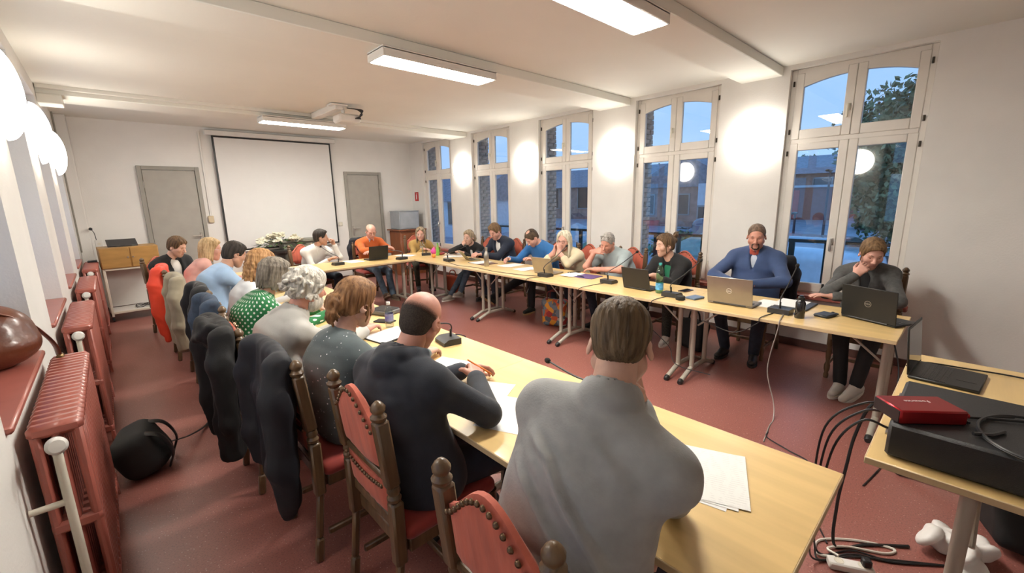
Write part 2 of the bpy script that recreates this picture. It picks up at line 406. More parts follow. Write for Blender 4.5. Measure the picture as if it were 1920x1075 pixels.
for k, (yy, d) in enumerate([(3.62, 'above the gap past the first radiator'), (5.42, 'between the second and third radiators'), (7.23, 'just before the last radiator')]):
    globe(XL, yy, 1, 'glowing round opal wall lamp on the radiator wall '+d)
globe(XL, 1.81, 1, 'glowing round opal wall lamp before the first radiator, on the radiator wall')
# ---------------------------------------------------------------- smooth bodies: signed distance fields, surfaced with surface nets
V = lambda *a: np.array(a, float)
def unit(v): v = np.asarray(v, float); return v/(np.linalg.norm(v)+1e-12)
def smin(a, b, k):
    if k <= 0: return np.minimum(a, b)
    h = np.clip(.5+.5*(b-a)/k, 0, 1); return b+(a-b)*h-k*h*(1-h)
class SDF:
    def __init__(s): s.p = []
    def cap(s, a, b, ra, rb=None, k=.02, op=1): s.p.append(('c', V(*a), V(*b), ra, ra if rb is None else rb, k, op, None, 1.0)); return s
    def ecap(s, a, b, ra, rb, U, sx, k=.03, op=1): s.p.append(('c', V(*a), V(*b), ra, rb, k, op, unit(U), sx)); return s
    def poly(s, pts, r, k=.01):
        r = [r]*len(pts) if np.isscalar(r) else r
        for i in range(len(pts)-1): s.cap(pts[i], pts[i+1], r[i], r[i+1], k)
        return s
    def ell(s, c, r, R=None, k=.02, op=1): s.p.append(('e', V(*c), V(*r), np.eye(3) if R is None else np.asarray(R), k, op)); return s
    def sph(s, c, r, k=.02, op=1): return s.ell(c, (r, r, r), None, k, op)
    def rbox(s, c, d, R=None, r=.02, k=.02, op=1): s.p.append(('b', V(*c), V(*d)/2, np.eye(3) if R is None else np.asarray(R), r, k, op)); return s
    def half(s, n, d, k=.005): s.p.append(('h', unit(n), d, k)); return s        # removes the side where n.p > d
    def bounds(s):
        lo = np.full(3, 1e9); hi = -lo
        for q in s.p:
            b = s.bb(q)
            if b is None or q[{'c': 6, 'e': 5, 'b': 6}[q[0]]] < 0: continue
            lo = np.minimum(lo, b[0]); hi = np.maximum(hi, b[1])
        return lo, hi
    def bb(s, q):
        if q[0] == 'c':
            r = max(q[3], q[4]); e = np.abs(q[7])*r*(q[8]-1) if q[7] is not None else 0
            return np.minimum(q[1], q[2])-r-e, np.maximum(q[1], q[2])+r+e
        if q[0] == 'e': e = np.sqrt(((q[3]*q[2])**2).sum(1)); return q[1]-e, q[1]+e
        if q[0] == 'b': e = np.abs(q[3])@q[2]; return q[1]-e, q[1]+e
        return None
    def mesh(s, h):
        lo, hi = s.bounds(); lo = lo-2.5*h; hi = hi+2.5*h
        n = np.ceil((hi-lo)/h).astype(int)+1
        ax = [(lo[i]+h*np.arange(n[i])).astype(np.float32) for i in range(3)]
        F = np.full(n, .05, np.float32)
        for q in s.p:
            b = s.bb(q); k = q[{'c': 5, 'e': 4, 'b': 5, 'h': 3}[q[0]]]
            if b is None: sl = [slice(0, n[i]) for i in range(3)]
            else:
                mg = k+2*h; i0 = np.clip(np.floor((b[0]-mg-lo)/h).astype(int), 0, n); i1 = np.clip(np.ceil((b[1]+mg-lo)/h).astype(int)+1, 0, n)
                if (i1 <= i0).any(): continue
                sl = [slice(i0[i], i1[i]) for i in range(3)]
            X = ax[0][sl[0]][:, None, None]; Y = ax[1][sl[1]][None, :, None]; Z = ax[2][sl[2]][None, None, :]
            op = 1
            if q[0] == 'c':
                a, bb_ = q[1], q[2]; px, py, pz = X-a[0], Y-a[1], Z-a[2]; d = bb_-a
                if q[7] is not None:
                    U = q[7]; l = (px*U[0]+py*U[1]+pz*U[2])*(1/q[8]-1); px = px+l*U[0]; py = py+l*U[1]; pz = pz+l*U[2]
                    d = d+(1/q[8]-1)*(d@U)*U
                L2 = d@d+1e-9; t = np.clip((px*d[0]+py*d[1]+pz*d[2])/L2, 0, 1)
                D = np.sqrt((px-t*d[0])**2+(py-t*d[1])**2+(pz-t*d[2])**2)-(q[3]+(q[4]-q[3])*t); op = q[6]
            elif q[0] == 'e':
                Rm, r = q[3], q[2]; px, py, pz = X-q[1][0], Y-q[1][1], Z-q[1][2]
                u = [(px*Rm[0, i]+py*Rm[1, i]+pz*Rm[2, i])/r[i] for i in range(3)]
                k0 = np.sqrt(u[0]**2+u[1]**2+u[2]**2); k1 = np.sqrt((u[0]/r[0])**2+(u[1]/r[1])**2+(u[2]/r[2])**2)+1e-6
                D = k0*(k0-1)/k1; op = q[5]
            elif q[0] == 'b':
                Rm, r = q[3], q[4]; px, py, pz = X-q[1][0], Y-q[1][1], Z-q[1][2]
                u = [np.abs(px*Rm[0, i]+py*Rm[1, i]+pz*Rm[2, i])-(q[2][i]-r) for i in range(3)]
                D = np.sqrt(sum(np.maximum(w_, 0)**2 for w_ in u))+np.minimum(np.maximum(np.maximum(u[0], u[1]), u[2]), 0)-r; op = q[6]
            else: D = X*q[1][0]+Y*q[1][1]+Z*q[1][2]-q[2]; D = D+np.zeros_like(F[tuple(sl)]); op = -1
            D = D.astype(np.float32); T = F[tuple(sl)]
            if op > 0: F[tuple(sl)] = smin(T, D, k)
            elif q[0] == 'h': F[tuple(sl)] = -smin(-T, -D, k)
            else: F[tuple(sl)] = -smin(-T, D, k)
        return nets(F, lo, h)
def nets(F, lo, h):
    I = F < 0
    c = [I[a:F.shape[0]-1+a, b:F.shape[1]-1+b, d:F.shape[2]-1+d] for a in (0, 1) for b in (0, 1) for d in (0, 1)]
    any_ = c[0].copy(); all_ = c[0].copy()
    for q in c[1:]: any_ |= q; all_ &= q
    act = any_ & ~all_; idx = np.argwhere(act); n = len(idx)
    cid = np.full(act.shape, -1, np.int32); cid[act] = np.arange(n)
    corners = [(a, b, d) for a in (0, 1) for b in (0, 1) for d in (0, 1)]
    val = [F[idx[:, 0]+a, idx[:, 1]+b, idx[:, 2]+d] for a, b, d in corners]
    acc = np.zeros((n, 3)); cnt = np.zeros(n)
    for i in range(8):
        for j in range(i+1, 8):
            ci, cj = np.array(corners[i]), np.array(corners[j])
            if np.abs(ci-cj).sum() != 1: continue
            m = (val[i] < 0) != (val[j] < 0); t = val[i]/(val[i]-val[j]+1e-12)
            p = ci+t[:, None]*(cj-ci); acc[m] += p[m]; cnt[m] += 1
    vert = (idx+acc/np.maximum(cnt, 1)[:, None])*h+lo
    quads = []
    for a in range(3):
        b, d = (a+1) % 3, (a+2) % 3
        s0 = [slice(None)]*3; s1 = [slice(None)]*3; s0[a] = slice(0, -1); s1[a] = slice(1, None)
        A, B = I[tuple(s0)], I[tuple(s1)]; e = np.argwhere(A != B)
        e = e[(e[:, b] > 0) & (e[:, d] > 0) & (e[:, b] < F.shape[b]-1) & (e[:, d] < F.shape[d]-1)]
        if not len(e): continue
        g = []
        for ob, od in ((1, 1), (0, 1), (0, 0), (1, 0)):
            w_ = e.copy(); w_[:, b] -= ob; w_[:, d] -= od; g.append(cid[w_[:, 0], w_[:, 1], w_[:, 2]])
        q = np.stack(g, 1); fl = ~A[e[:, 0], e[:, 1], e[:, 2]]; q[fl] = q[fl][:, ::-1]; quads.append(q)
    return vert, np.concatenate(quads) if quads else np.zeros((0, 4), int)
def vnormals(v, q):
    fn = np.cross(v[q[:, 2]]-v[q[:, 0]], v[q[:, 3]]-v[q[:, 1]]); n = np.zeros_like(v)
    for k in range(4): np.add.at(n, q[:, k], fn)
    return n/(np.linalg.norm(n, axis=1, keepdims=True)+1e-12)
def folds(v, q, amp, freq, seed=0, dirs=None, mask=None):
    """wrinkles: warped ridges pushed along the normals"""
    g = np.random.default_rng(seed); n = vnormals(v, q); d = np.zeros(len(v))
    for i in range(4):
        k = unit(g.normal(size=3)*(dirs if dirs is not None else 1)); k2 = g.normal(size=3); f = freq*g.uniform(.6, 1.5)
        ph = v@k*f+1.6*np.sin(v@k2*freq*.33+g.uniform(0, 6))+g.uniform(0, 6)
        amt = .5+.5*np.sin(v@g.normal(size=3)*freq*.21+g.uniform(0, 6))
        d += np.sin(ph)*np.abs(np.sin(ph))*.6*amt
    d = (d-d.mean())*amp
    if mask is not None: d *= mask(v)
    return v+n*d[:, None]
def mesh_np(name, v, q, mats, mi=None):
    me = bpy.data.meshes.new(name); q = np.asarray(q, np.int32)
    me.vertices.add(len(v)); me.vertices.foreach_set('co', np.asarray(v, np.float32).ravel())
    me.loops.add(q.size); me.loops.foreach_set('vertex_index', q.ravel())
    me.polygons.add(len(q)); me.polygons.foreach_set('loop_start', np.arange(0, q.size, 4, dtype=np.int32))
    if mi is not None: me.polygons.foreach_set('material_index', np.asarray(mi, np.int32))
    for m in mats: me.materials.append(m)
    me.update(calc_edges=True); me.shade_smooth(); return me
def join_np(parts):
    vs = []; qs = []; o = 0
    for v, q in parts: vs.append(v); qs.append(q+o); o += len(v)
    return np.concatenate(vs), np.concatenate(qs)
def subset(v, q, keep):
    q = q[keep]; used = np.unique(q); mp = np.full(len(v), -1); mp[used] = np.arange(len(used)); return v[used], mp[q]
# ---------------------------------------------------------------- people
def skin(name, col): return mat('skin_'+name, col, .48, var=.07, vscale=28, bump=.05, bscale=180)
SKIN_A = skin('light', (.60, .355, .265)); SKIN_B = skin('pink', (.60, .32, .25)); SKIN_C = skin('tan', (.46, .25, .17)); SKIN_D = skin('ruddy', (.55, .26, .19))
m_eye = mat('eye_white', (.62, .58, .54), .25, var=.02); m_iris = mat('dark_iris', (.03, .022, .018), .15)
m_lip = mat('lips', (.46, .20, .165), .4, var=.05)
def cloth(name, col, var=.10, rough=.85, bump=.07, bscale=260, sheen=.12, vscale=9): return mat(name, col, rough, var=var, vscale=vscale, bump=bump, bscale=bscale, sheen=sheen)
def hairmat(name, c1, c2, rough=.6): return mat(name, c1, rough, spec=.3, var=.35, vscale=55, stretch=(1, 1, .10), bump=.5, bscale=120, col2=c2, detail=4)
def ik(S, W, l1, l2, pole):
    d = W-S; D = np.linalg.norm(d); m = (l1+l2)*.995
    if D > m: k = D/m; l1 *= k; l2 *= k
    D = max(D, abs(l1-l2)+.02); u = unit(W-S); a = (l1*l1-l2*l2+D*D)/(2*D); h = math.sqrt(max(l1*l1-a*a, 1e-5))
    pv = np.asarray(pole, float); pv = pv-u*(pv@u); return S+u*a+unit(pv)*h
def hand(s, W, d, pn, side, curl=25, S=1.0, thumb=None, spread=1.0, pinch=False):
    """palm, four fingers of different length and a thumb; d = pointing direction, pn = palm normal, side = +1 right / -1 left"""
    y = unit(d); z = -unit(np.asarray(pn, float)-y*(np.asarray(pn, float)@y)); x = np.cross(y, z)
    P = lambda a, b, c: W+S*(a*x+b*y+c*z)
    s.cap(P(0, -.05, 0), P(0, .012, 0), .026*S, .026*S, .012)
    xs = [-.030*side, -.0105*side, .0095*side, .0285*side]; ln = [(.041, .025, .020), (.045, .028, .021), (.042, .026, .020), (.033, .020, .018)]
    for i in range(4):
        s.cap(P(xs[i]*.55, .012, 0), P(xs[i], .084-(.008 if i == 3 else 0), 0), .0155*S, .0125*S, .012)
    for i in range(4):
        p = P(xs[i], .084-(.008 if i == 3 else 0), 0); a = R_(curl*(.75+.1*i)*(.8 if (pinch and i < 2) else 1)); ang = 0
        fan = (xs[i]*2.2*spread)
        for j, L in enumerate(ln[i]):
            ang += a*(.9 if j == 0 else 1.05 if j == 1 else .7)
            dv = math.cos(ang)*unit(y+x*fan)-math.sin(ang)*z; q = p+S*L*dv; s.cap(p, q, (.0098-.0009*j)*S, (.0090-.0011*j)*S, .0022); p = q
    tx = -side; ta = 30 if thumb is None else thumb
    b0 = P(tx*.022, .018, -.006); b1 = b0+S*.042*unit(x*tx*math.sin(R_(45))+y*math.cos(R_(45))-z*.25)
    b2 = b1+S*.032*unit(x*tx*math.sin(R_(ta*.6))+y*math.cos(R_(ta*.6))-z*(.25+curl/130)); b3 = b2+S*.026*unit(x*tx*math.sin(R_(ta*.2))+y-z*(.2+curl/100))
    s.cap(b0, b1, .0165*S, .0125*S, .010).cap(b1, b2, .0122*S, .0105*S, .003).cap(b2, b3, .0105*S, .0085*S, .003)
    return s
def head_sdf(fem=False, fat=0.0, jaw=1.0):
    s = SDF()
    s.ell((0, -.012, .036), (.076, .096, .084), k=.01)
    s.ell((0, .022, -.03), (.061+fat, .064, .080), k=.03)
    j = .9 if fem else 1.0
    for g in (-1, 1):
        s.cap((g*.050*j*jaw, -.002, -.052), (0, .054, -.098), .024+fat, .020+fat*.5, .03)
        s.sph((g*.040, .056, -.022), .024+fat*.5, .025)
    s.ell((0, .062, -.098), (.022*jaw, .018, .018), k=.02)
    s.cap((-.032, .074, .027), (.032, .074, .027), .0115 if not fem else .009, None, .02)
    s.ell((0, .068, -.062), (.031, .020, .028), k=.02)
    for g in (-1, 1): s.sph((g*.031, .094, .005), .0135, .010, -1)
    for g in (-1, 1): s.cap((g*.019, .0765, .0120), (g*.043, .0695, .0105), .0062, .0055, .004); s.cap((g*.020, .0755, -.0065), (g*.042, .0695, -.005), .0052, .0045, .004)
    ns = .92 if fem else 1.0
    s.cap((0, .082, .016), (0, .108*ns+.003, -.026), .0075, .0120, .011)
    for g in (-1, 1): s.sph((g*.0125, .094, -.033), .0088, .007)
    s.cap((-.017, .0835, -.060), (.017, .0835, -.060), .0048, None, .004); s.cap((-.014, .0835, -.069), (.014, .0835, -.069), .0058, None, .004)
    for g in (-1, 1): s.ell((g*.078, -.010, -.006), (.009, .021, .033), rotm(-12, g*-14, g*-18), .006); s.sph((g*.084, -.002, -.006), .011, .004, -1)
    return s
def person(label, hip, facing, head, look, hands, top, trousers=None, hair=None, S=1.0, HS=1.0, fem=False, sk=None, face=True, belly=0.0, girth=1.0, twist=0, slump=.05, seat=.465, feet=None, shoes=None, glasses=None, beard=None, hh=.0050, gh=.0102, fat=0.0, brow=None, shw=None, group=None, lean_sh=0.0):
    sk = sk or SKIN_A; rz = R_(facing-90); cz, sz = math.cos(-rz), math.sin(-rz)
    Rl = np.array([[cz, -sz, 0], [sz, cz, 0], [0, 0, 1.]]); o = V(hip[0], hip[1], 0)
    C = Rl@(V(*head)-o)
    ya, pa, ra = (R_(a) for a in look)
    f = V(math.cos(ya)*math.cos(pa), math.sin(ya)*math.cos(pa), -math.sin(pa)); r = V(math.sin(ya), -math.cos(ya), 0); u = np.cross(r, f)
    r, u = math.cos(ra)*r-math.sin(ra)*u, math.cos(ra)*u+math.sin(ra)*r
    Rh = Rl@np.stack([r, f, u], 1)
    N = C+HS*(Rh@V(0, -.045, -.100))+V(0, -.028, -.060)*S
    H = V(0, 0, seat+.095*S); sp = unit(N-H); back = unit(np.cross(sp, V(1, 0, 0))*1.0); back = back if back[1] < 0 else -back
    Mid = (H+N)/2+back*slump
    B = lambda t: (1-t)**2*H+2*t*(1-t)*(2*Mid-(H+N)/2)+t*t*N
    spt = unit(N-B(.75)); tw = R_(twist); Lx = V(math.cos(tw), math.sin(tw), lean_sh); Lx = unit(Lx-spt*(Lx@spt)); FW = np.cross(spt, Lx); FW = FW if FW[1] > 0 else -FW
    sw = (shw or (.155 if fem else .178))*S; SCn = N-spt*.075*S+FW*.008
    SH = {1: SCn+Lx*sw, -1: SCn-Lx*sw}
    l1, l2 = .285*S, .25*S
    EL = {}; WR = {}
    for sd, hd in hands.items():
        W = V(*hd['w']); WR[sd] = W; pole = hd.get('pole', (sd*.55, -.35, -.75)); EL[sd] = V(*hd['e']) if 'e' in hd else ik(SH[sd], W, l1, l2, pole)
    hipj = {g: H+V(g*.085*S, .02, -.005) for g in (1, -1)}
    feet = feet or {}; KN = {}; AN = {}
    for g in (1, -1):
        a = V(*feet.get(g, (g*.12, .36, .085))); kn = ik(hipj[g], a, .42*S, .42*S, (g*.15, .6, .8)); KN[g] = kn; AN[g] = a
    # --- skin: one body mesh, refined where skin shows
    hs = head_sdf(fem, fat)
    v, q = hs.mesh(hh); hv = v.copy()
    fc = hv[q].mean(1); lip = (np.abs(fc[:, 0]) < .024) & (fc[:, 1] > .078) & (np.abs(fc[:, 2]+.0645) < .0085*(1-(fc[:, 0]/.026)**2)+.0005)
    parts = [(C+HS*(v@Rh.T), q)]; mis = [lip.astype(int)]
    nk = SDF(); nk.cap(C+HS*(Rh@V(0, -.022, -.02)), N+V(0, .0, .0), .050*HS*(.9 if fem else 1.05)*girth**.5, .056*S*girth**.5, .02); nk.cap(N, B(.9), .056*S, .07*S, .03)
    for g in (1, -1): nk.cap(N+spt*.02, SH[g], .03, .03, .03)
    a_, b_ = nk.mesh(.013); parts.append((a_, b_)); mis.append(np.zeros(len(b_), int))
    sl = top.get('sleeve', 'long')
    for sd, hd in hands.items():
        hq = SDF(); W = WR[sd]; E_ = EL[sd]
        dd = hd.get('d', None); dd = unit(W-E_) if dd is None else V(*dd)
        hand(hq, W, dd, V(*hd.get('pn', (0, 0, -1))), sd, hd.get('curl', 25), S*(.92 if fem else 1.0)*hd.get('s', 1.0), hd.get('thumb'), hd.get('spread', 1.0), hd.get('pinch', False))
        if sl == 'long': hq.cap(W, W+(E_-W)*.35, .025*S, .03*S, .012)
        else: hq.cap(W, E_, .026*S, .040*S*girth**.4, .015).cap(E_, E_+(SH[sd]-E_)*.75, .041*S*girth**.4, .046*S, .015)
        a_, b_ = hq.mesh(.0040 if hh < .0045 else .0054); parts.append((a_, b_)); mis.append(np.zeros(len(b_), int))
    core = SDF(); core.ecap(H, B(.5), .085*S, .08*S, Lx, 1.4, .05); core.ecap(B(.5), B(.9), .08*S, .06*S, Lx, 1.4, .05)
    for g in (1, -1):
        core.cap(SH[g], EL.get(g, SH[g]+V(0, 0, -.25)), .035, .03, .03); core.cap(EL.get(g, SH[g]), WR.get(g, SH[g]), .028, .022, .02); core.cap(hipj[g], KN[g], .06, .045, .03).cap(KN[g], AN[g], .04, .03, .02)
    core.cap(B(.85), N+spt*.05, .05, .045, .03)
    a_, b_ = core.mesh(.032); parts.append((a_, b_)); mis.append(np.zeros(len(b_), int))
    v, q = join_np(parts)
    P = link('person', mesh_np('person', v, q, [sk, m_lip], np.concatenate(mis))); P.location = (hip[0], hip[1], 0); P.rotation_euler = (0, 0, rz)
    tag(P, label, 'person', group)
    hm = Matrix([list(Rh[i]*HS)+[C[i]] for i in range(3)]+[[0, 0, 0, 1]])
    def headpart(o): o.matrix_parent_inverse = Matrix(); o.matrix_local = hm; return o
    if face:
        for g in (-1, 1):
            e = MB(); e.ell((g*.031, .0675, .003), (.0115, .0115, .0110), n=10, m=8); e.mi = 1; e.ell((g*.031, .0758, .002), (.0062, .0042, .0062), n=8, m=6)
            headpart(e.build('eye', [m_eye, m_iris], P))
            bm_ = brow or hair[1] if hair else None
            if bm_ is not None:
                headpart(MB().tube([(g*.016, .0865, .0285), (g*.030, .0855, .0345), (g*.046, .0745, .0295)], [.0035, .0046, .002], 6, flat=.6).build('eyebrow', bm_, P))
    # --- clothing
    th = top.get('th', .008); gr = girth; m = top['mat']; G = SDF()
    wx = 1.40 if not fem else 1.34; cd0 = unit(C+HS*(Rh@V(0, -.03, -.08))-N)
    G.ecap(H-V(0, .01, -.01), B(.36), .118*S*gr+th, .104*S*gr+th+belly*.3, Lx, wx+.06, .04)
    G.ecap(B(.36), B(.70), .104*S*gr+th+belly*.3, .112*S*gr**.7+th, Lx, wx, .05)
    G.ecap(B(.70), B(.88), .108*S*gr**.7+th, .072*S+th, Lx, wx+.10, .05)
    mr = .060*S+th*.7; G.ecap(B(.84), B(.90)-FW*.004, mr*1.12, mr, Lx, (sw+.022)/mr, .06)
    ls = top.get('loose', 0)
    if ls: G.ecap(H-V(0, .02, .02), B(.5), .118*S*gr+th+ls, .108*S*gr+th+ls*.6, Lx, wx, .06)
    if belly: G.sph(B(.33)+FW*(.055+belly*.6), .105*S+belly*.6, .06)
    if fem:
        for g in (-1, 1): G.sph(B(.66)+FW*.085*S+Lx*g*.066*S, .056*S*gr, .04)
    if top.get('v'):
        dep, sm, hw = top['v'][:3]; A0 = N+spt*.03+FW*.09; A1 = N-spt*dep+FW*.17; vm = top.get('vmin', .003)
        Q = SDF(); Q.ecap(H, B(.36), .110*S*gr, .096*S*gr+belly*.3, Lx, wx, .04); Q.ecap(B(.36), B(.70), .096*S*gr+belly*.3, .100*S*gr**.7, Lx, wx-.08, .05); Q.ecap(B(.70), B(.93), .100*S*gr**.7, .062*S, Lx, wx, .05)
        if belly: Q.sph(B(.33)+FW*(.050+belly*.6), .100*S+belly*.6, .06)
        if fem:
            for g in (-1, 1): Q.sph(B(.66)+FW*.078*S+Lx*g*.064*S, .052*S*gr, .04)
        Q.cap(N-cd0*.02, N+cd0*.004, .064*S, .060*S, .02)
        v, q = Q.mesh(.012); link(top.get('vname', 'shirt'), mesh_np('shirt', folds(v, q, .002, 30, 3), q, [sm]), P)
        for g in (1, -1): G.cap(N-spt*.030-FW*.014, SH[g]+spt*.006, .042*S+th*.5, .044*S+th*.5, .05)
        lapel = SDF()
        for g in (1, -1):
            if top.get('lapel', True): G.cap(N+Lx*g*(hw+.012)+FW*.055-spt*.01, N-spt*dep*.55+Lx*g*(hw*.55+.022)+FW*(.105+belly*.3), .012, .016, .018); G.cap(N-spt*dep*.55+Lx*g*(hw*.55+.022)+FW*(.105+belly*.3), N-spt*dep+Lx*g*.01+FW*(.115+belly*.5), .016, .006, .014)
        G.ecap(A0, A1, hw, vm, FW, 4.0, .006, -1)
        if top.get('open'): G.ecap(A1, A1-spt*.4, vm, vm*1.6, FW, 4.0, .006, -1)
    for g in (1, -1):
        G.cap(N-spt*.030-FW*.014, SH[g]+spt*.0, .040*S+th*.5, .040*S+th*.5, .06)
        G.sph(SH[g]-spt*.012, .046*S+th*.8, .05)
        if g in EL:
            e1 = EL[g]; w1 = WR[g]; ag = gr**.45*(.92 if fem else 1.0)
            if sl == 'long':
                G.cap(SH[g], e1, .048*S*ag+th, .038*S*ag+th, top.get('ak', .035))
                G.cap(e1, e1+(w1-e1)*.90, .038*S*ag+th, .026*S*ag+th, .015)
                G.cap(e1+(w1-e1)*.87, e1+(w1-e1)*.94, .027*S*ag+th, .0255*S*ag+th, .004)
            elif sl == 'three':
                G.cap(SH[g], e1, .048*S*ag+th, .041*S*ag+th, .035); G.cap(e1, e1+(w1-e1)*.40, .041*S*ag+th, .038*S*ag+th, .012)
            else:
                G.cap(SH[g], SH[g]+(e1-SH[g])*.70, .050*S*ag+th, .053*S*ag+th, .035)
    cd = unit(C+HS*(Rh@V(0, -.03, -.08))-N); col = top.get('collar', 'crew')
    if col == 'crew': G.cap(N-cd*.02, N+cd*.006, .066*S+th*.3, .062*S+th*.2, .02)
    if col == 'stand':
        G.cap(N-cd*.02, N-cd*.006, .084*S, .083*S, .010); G.cap(N-cd*.012-FW*.004, N+cd*.002-FW*.010, .080*S, .086*S, .004); G.cap(N+cd*.024-FW*.010, N+cd*.14-FW*.010, .060*S, .072*S, .003, -1)
    if col == 'hood':
        G.cap(N-cd*.01, N+cd*.02, .068*S, .070*S, .02)
        arc = [N+cd*(.035-.055*(1-abs(t)))+Lx*(.082*math.sin(t*PI*.5))+(-FW)*(.105*math.cos(t*PI*.5)-.01) for t in np.linspace(-1, 1, 9)]
        G.poly(arc, [.022, .028, .034, .038, .040, .038, .034, .028, .022], .018)
        arc2 = [N-spt*.05+Lx*(.07*math.sin(t*PI*.5))+(-FW)*(.115*math.cos(t*PI*.5)-.005) for t in np.linspace(-1, 1, 7)]
        G.poly(arc2, .034, .03)
        G.cap(N+cd*.04, N+cd*.09, .060*S, .066*S, .006, -1)
    v, q = G.mesh(top.get('h', gh))
    near_t = top.get('wr', .0045)
    v = folds(v, q, near_t, 26, seed=int(abs(hip[0]*31+hip[1]*97)))
    for (pl_, am_, wd_) in top.get('ridges', ()):        # cloth creases across the back: polylines in (across, down) metres from the nape
        rel = v-N; uv_ = np.stack([rel@Lx, -(rel@spt)], 1); bk = (rel+np.outer(uv_[:, 1], spt))@FW; best = np.full(len(v), 9.)
        for a0, a1 in zip(pl_[:-1], pl_[1:]):
            a0 = V(*a0); dl = V(*a1)-a0; tt = np.clip(((uv_-a0)@dl)/(dl@dl), 0, 1); best = np.minimum(best, np.linalg.norm(uv_-a0-tt[:, None]*dl, axis=1))
        en = np.clip(np.minimum(np.linalg.norm(uv_-V(*pl_[0]), axis=1), np.linalg.norm(uv_-V(*pl_[-1]), axis=1))/.07, 0, 1)
        v = v+vnormals(v, q)*((am_*np.exp(-(best/wd_)**2)-.35*am_*np.exp(-((best-wd_*1.7)/wd_)**2))*en*(bk < .03))[:, None]
    link(top.get('name', 'sweater'), mesh_np('garment', v, q, [m]), P)
    if top.get('shirt_collar') is not None:
        K = SDF(); K.cap(N-cd*.002, N+cd*.034, .070*S+th*.3, .063*S, .01); K.cap(N+cd*.032, N+cd*.07, .0585*S, .0585*S, .003, -1)
        fr = N+FW*.085+cd*.02; K.cap(fr+cd*.03, fr-cd*.03, .020, .006, .004, -1)
        for g in (-1, 1): K.cap(N+FW*.052+Lx*g*.03+cd*.018, N+FW*.082+Lx*g*.040-cd*.03, .014, .008, .008)
        a_, b_ = K.mesh(.0075); link('collar', mesh_np('collar', a_, b_, [top['shirt_collar']]), P)
    if top.get('cuff') is not None:
        for g in EL:
            K = SDF(); K.cap(EL[g]+(WR[g]-EL[g])*.88, EL[g]+(WR[g]-EL[g])*.99, .030*S+th, .029*S+th*.7, .004); a_, b_ = K.mesh(.006); link('cuff', mesh_np('cuff', a_, b_, [top['cuff']]), P)
    tm = trousers or mat('dark_navy_denim', (.022, .027, .042), .85, var=.2, vscale=20, bump=.2, bscale=300)
    T = SDF(); T.ecap(H+V(0, -.01, -.005), H+V(0, .06, -.012), .105*S*gr, .092*S, (1, 0, 0), 1.55, .03); T.ecap(H, B(.22), .105*S*gr, .098*S*gr, Lx, 1.42, .03)
    for g in (1, -1): T.cap(hipj[g], KN[g], .083*S*gr**.6, .060*S, .03); T.cap(KN[g], AN[g]+V(0, 0, .015), .060*S, .048*S, .02)
    v, q = T.mesh(.0155); v = folds(v, q, .003, 30, 5)
    link('trousers', mesh_np('trousers', v, q, [tm]), P)
    smat = (shoes or (mat('black_shoe_leather', (.014, .013, .013), .45), mat('dark_rubber', (.03, .028, .026), .7)))
    for g in (1, -1):
        a = AN[g]; kd = KN[g]-a; fd = unit(V(feet.get(('dx', g), g*.15), 1, 0)); pit = feet.get(('p', g), 0)
        fd = unit(fd*math.cos(R_(pit))+V(0, 0, math.sin(R_(pit)))); dn = unit(np.cross(np.cross(fd, V(0, 0, 1)), fd)); dn = -dn if dn[2] > 0 else dn
        K = SDF(); b0 = a+dn*.045; K.cap(b0-fd*.035, b0+fd*.16, .036, .030, .02).cap(a+fd*.0, b0+fd*.09, .040, .028, .03); sv, sq = K.mesh(.0105)
        so = link('shoe', mesh_np('shoe', sv, sq, [smat[0]]), P)
        K = MB(); n = 14; pl = []
        for i in range(n):
            t = 2*PI*i/n; pl.append((.044*math.sin(t)*(1 if math.cos(t) < 0 else 1.05), .062+.135*math.cos(t)))
        xx = unit(np.cross(fd, -dn)); K.prism(pl, 0, .022, b0+dn*.040, np.stack([xx, fd, -dn], 1)); K.build('sole', smat[1], so)
    # --- hair and the like, in the frame of the head
    if hair:
        v, q = hair[0](); link_o = headpart(link('hair', mesh_np('hair', v, q, [hair[1]]), P))
    if beard: v, q = beard[0](); headpart(link('beard', mesh_np('beard', v, q, [beard[1]]), P))
    if glasses:
        gm, up = glasses; K = MB()
        def rect(cx):
            pts = []
            for i in range(16):
                t = 2*PI*i/16; pts.append((cx+.0235*np.sign(math.cos(t))*abs(math.cos(t))**.7, .0965-abs(cx)*.12, .002+.017*np.sign(math.sin(t))*abs(math.sin(t))**.7))
            return pts
        for g in (-1, 1):
            K.tube(rect(g*.031), .0019, 6, closed=True); K.tube([(g*.053, .090, .008), (g*.077, .070, .010), (g*.083, .0, .006), (g*.083, -.02, -.004)], .0017, 6)
        K.tube([(-.009, .0955, .006), (0, .098, .008), (.009, .0955, .006)], .0018, 6)
        go = K.build('glasses', gm, P); go.matrix_local = hm if not up else hm@Matrix.Translation((0, -.035, .058))@Matrix.Rotation(R_(28), 4, 'X')
        L = MB()
        for g in (-1, 1): L.prism([(p[0], p[2]) for p in rect(g*.031)], -.0005, .0005, (0, .0965-.0037, 0), np.array([[1., 0, 0], [0, 0, -1], [0, 1, 0]]))
        L.build('lens', pane_glass('spectacle_glass', (.97, .97, .97), .02), go)
    return P, dict(N=N, SH=SH, EL=EL, C=C, Rh=Rh, B=B, Lx=Lx, FW=FW, sp=spt, hm=hm, WR=WR)
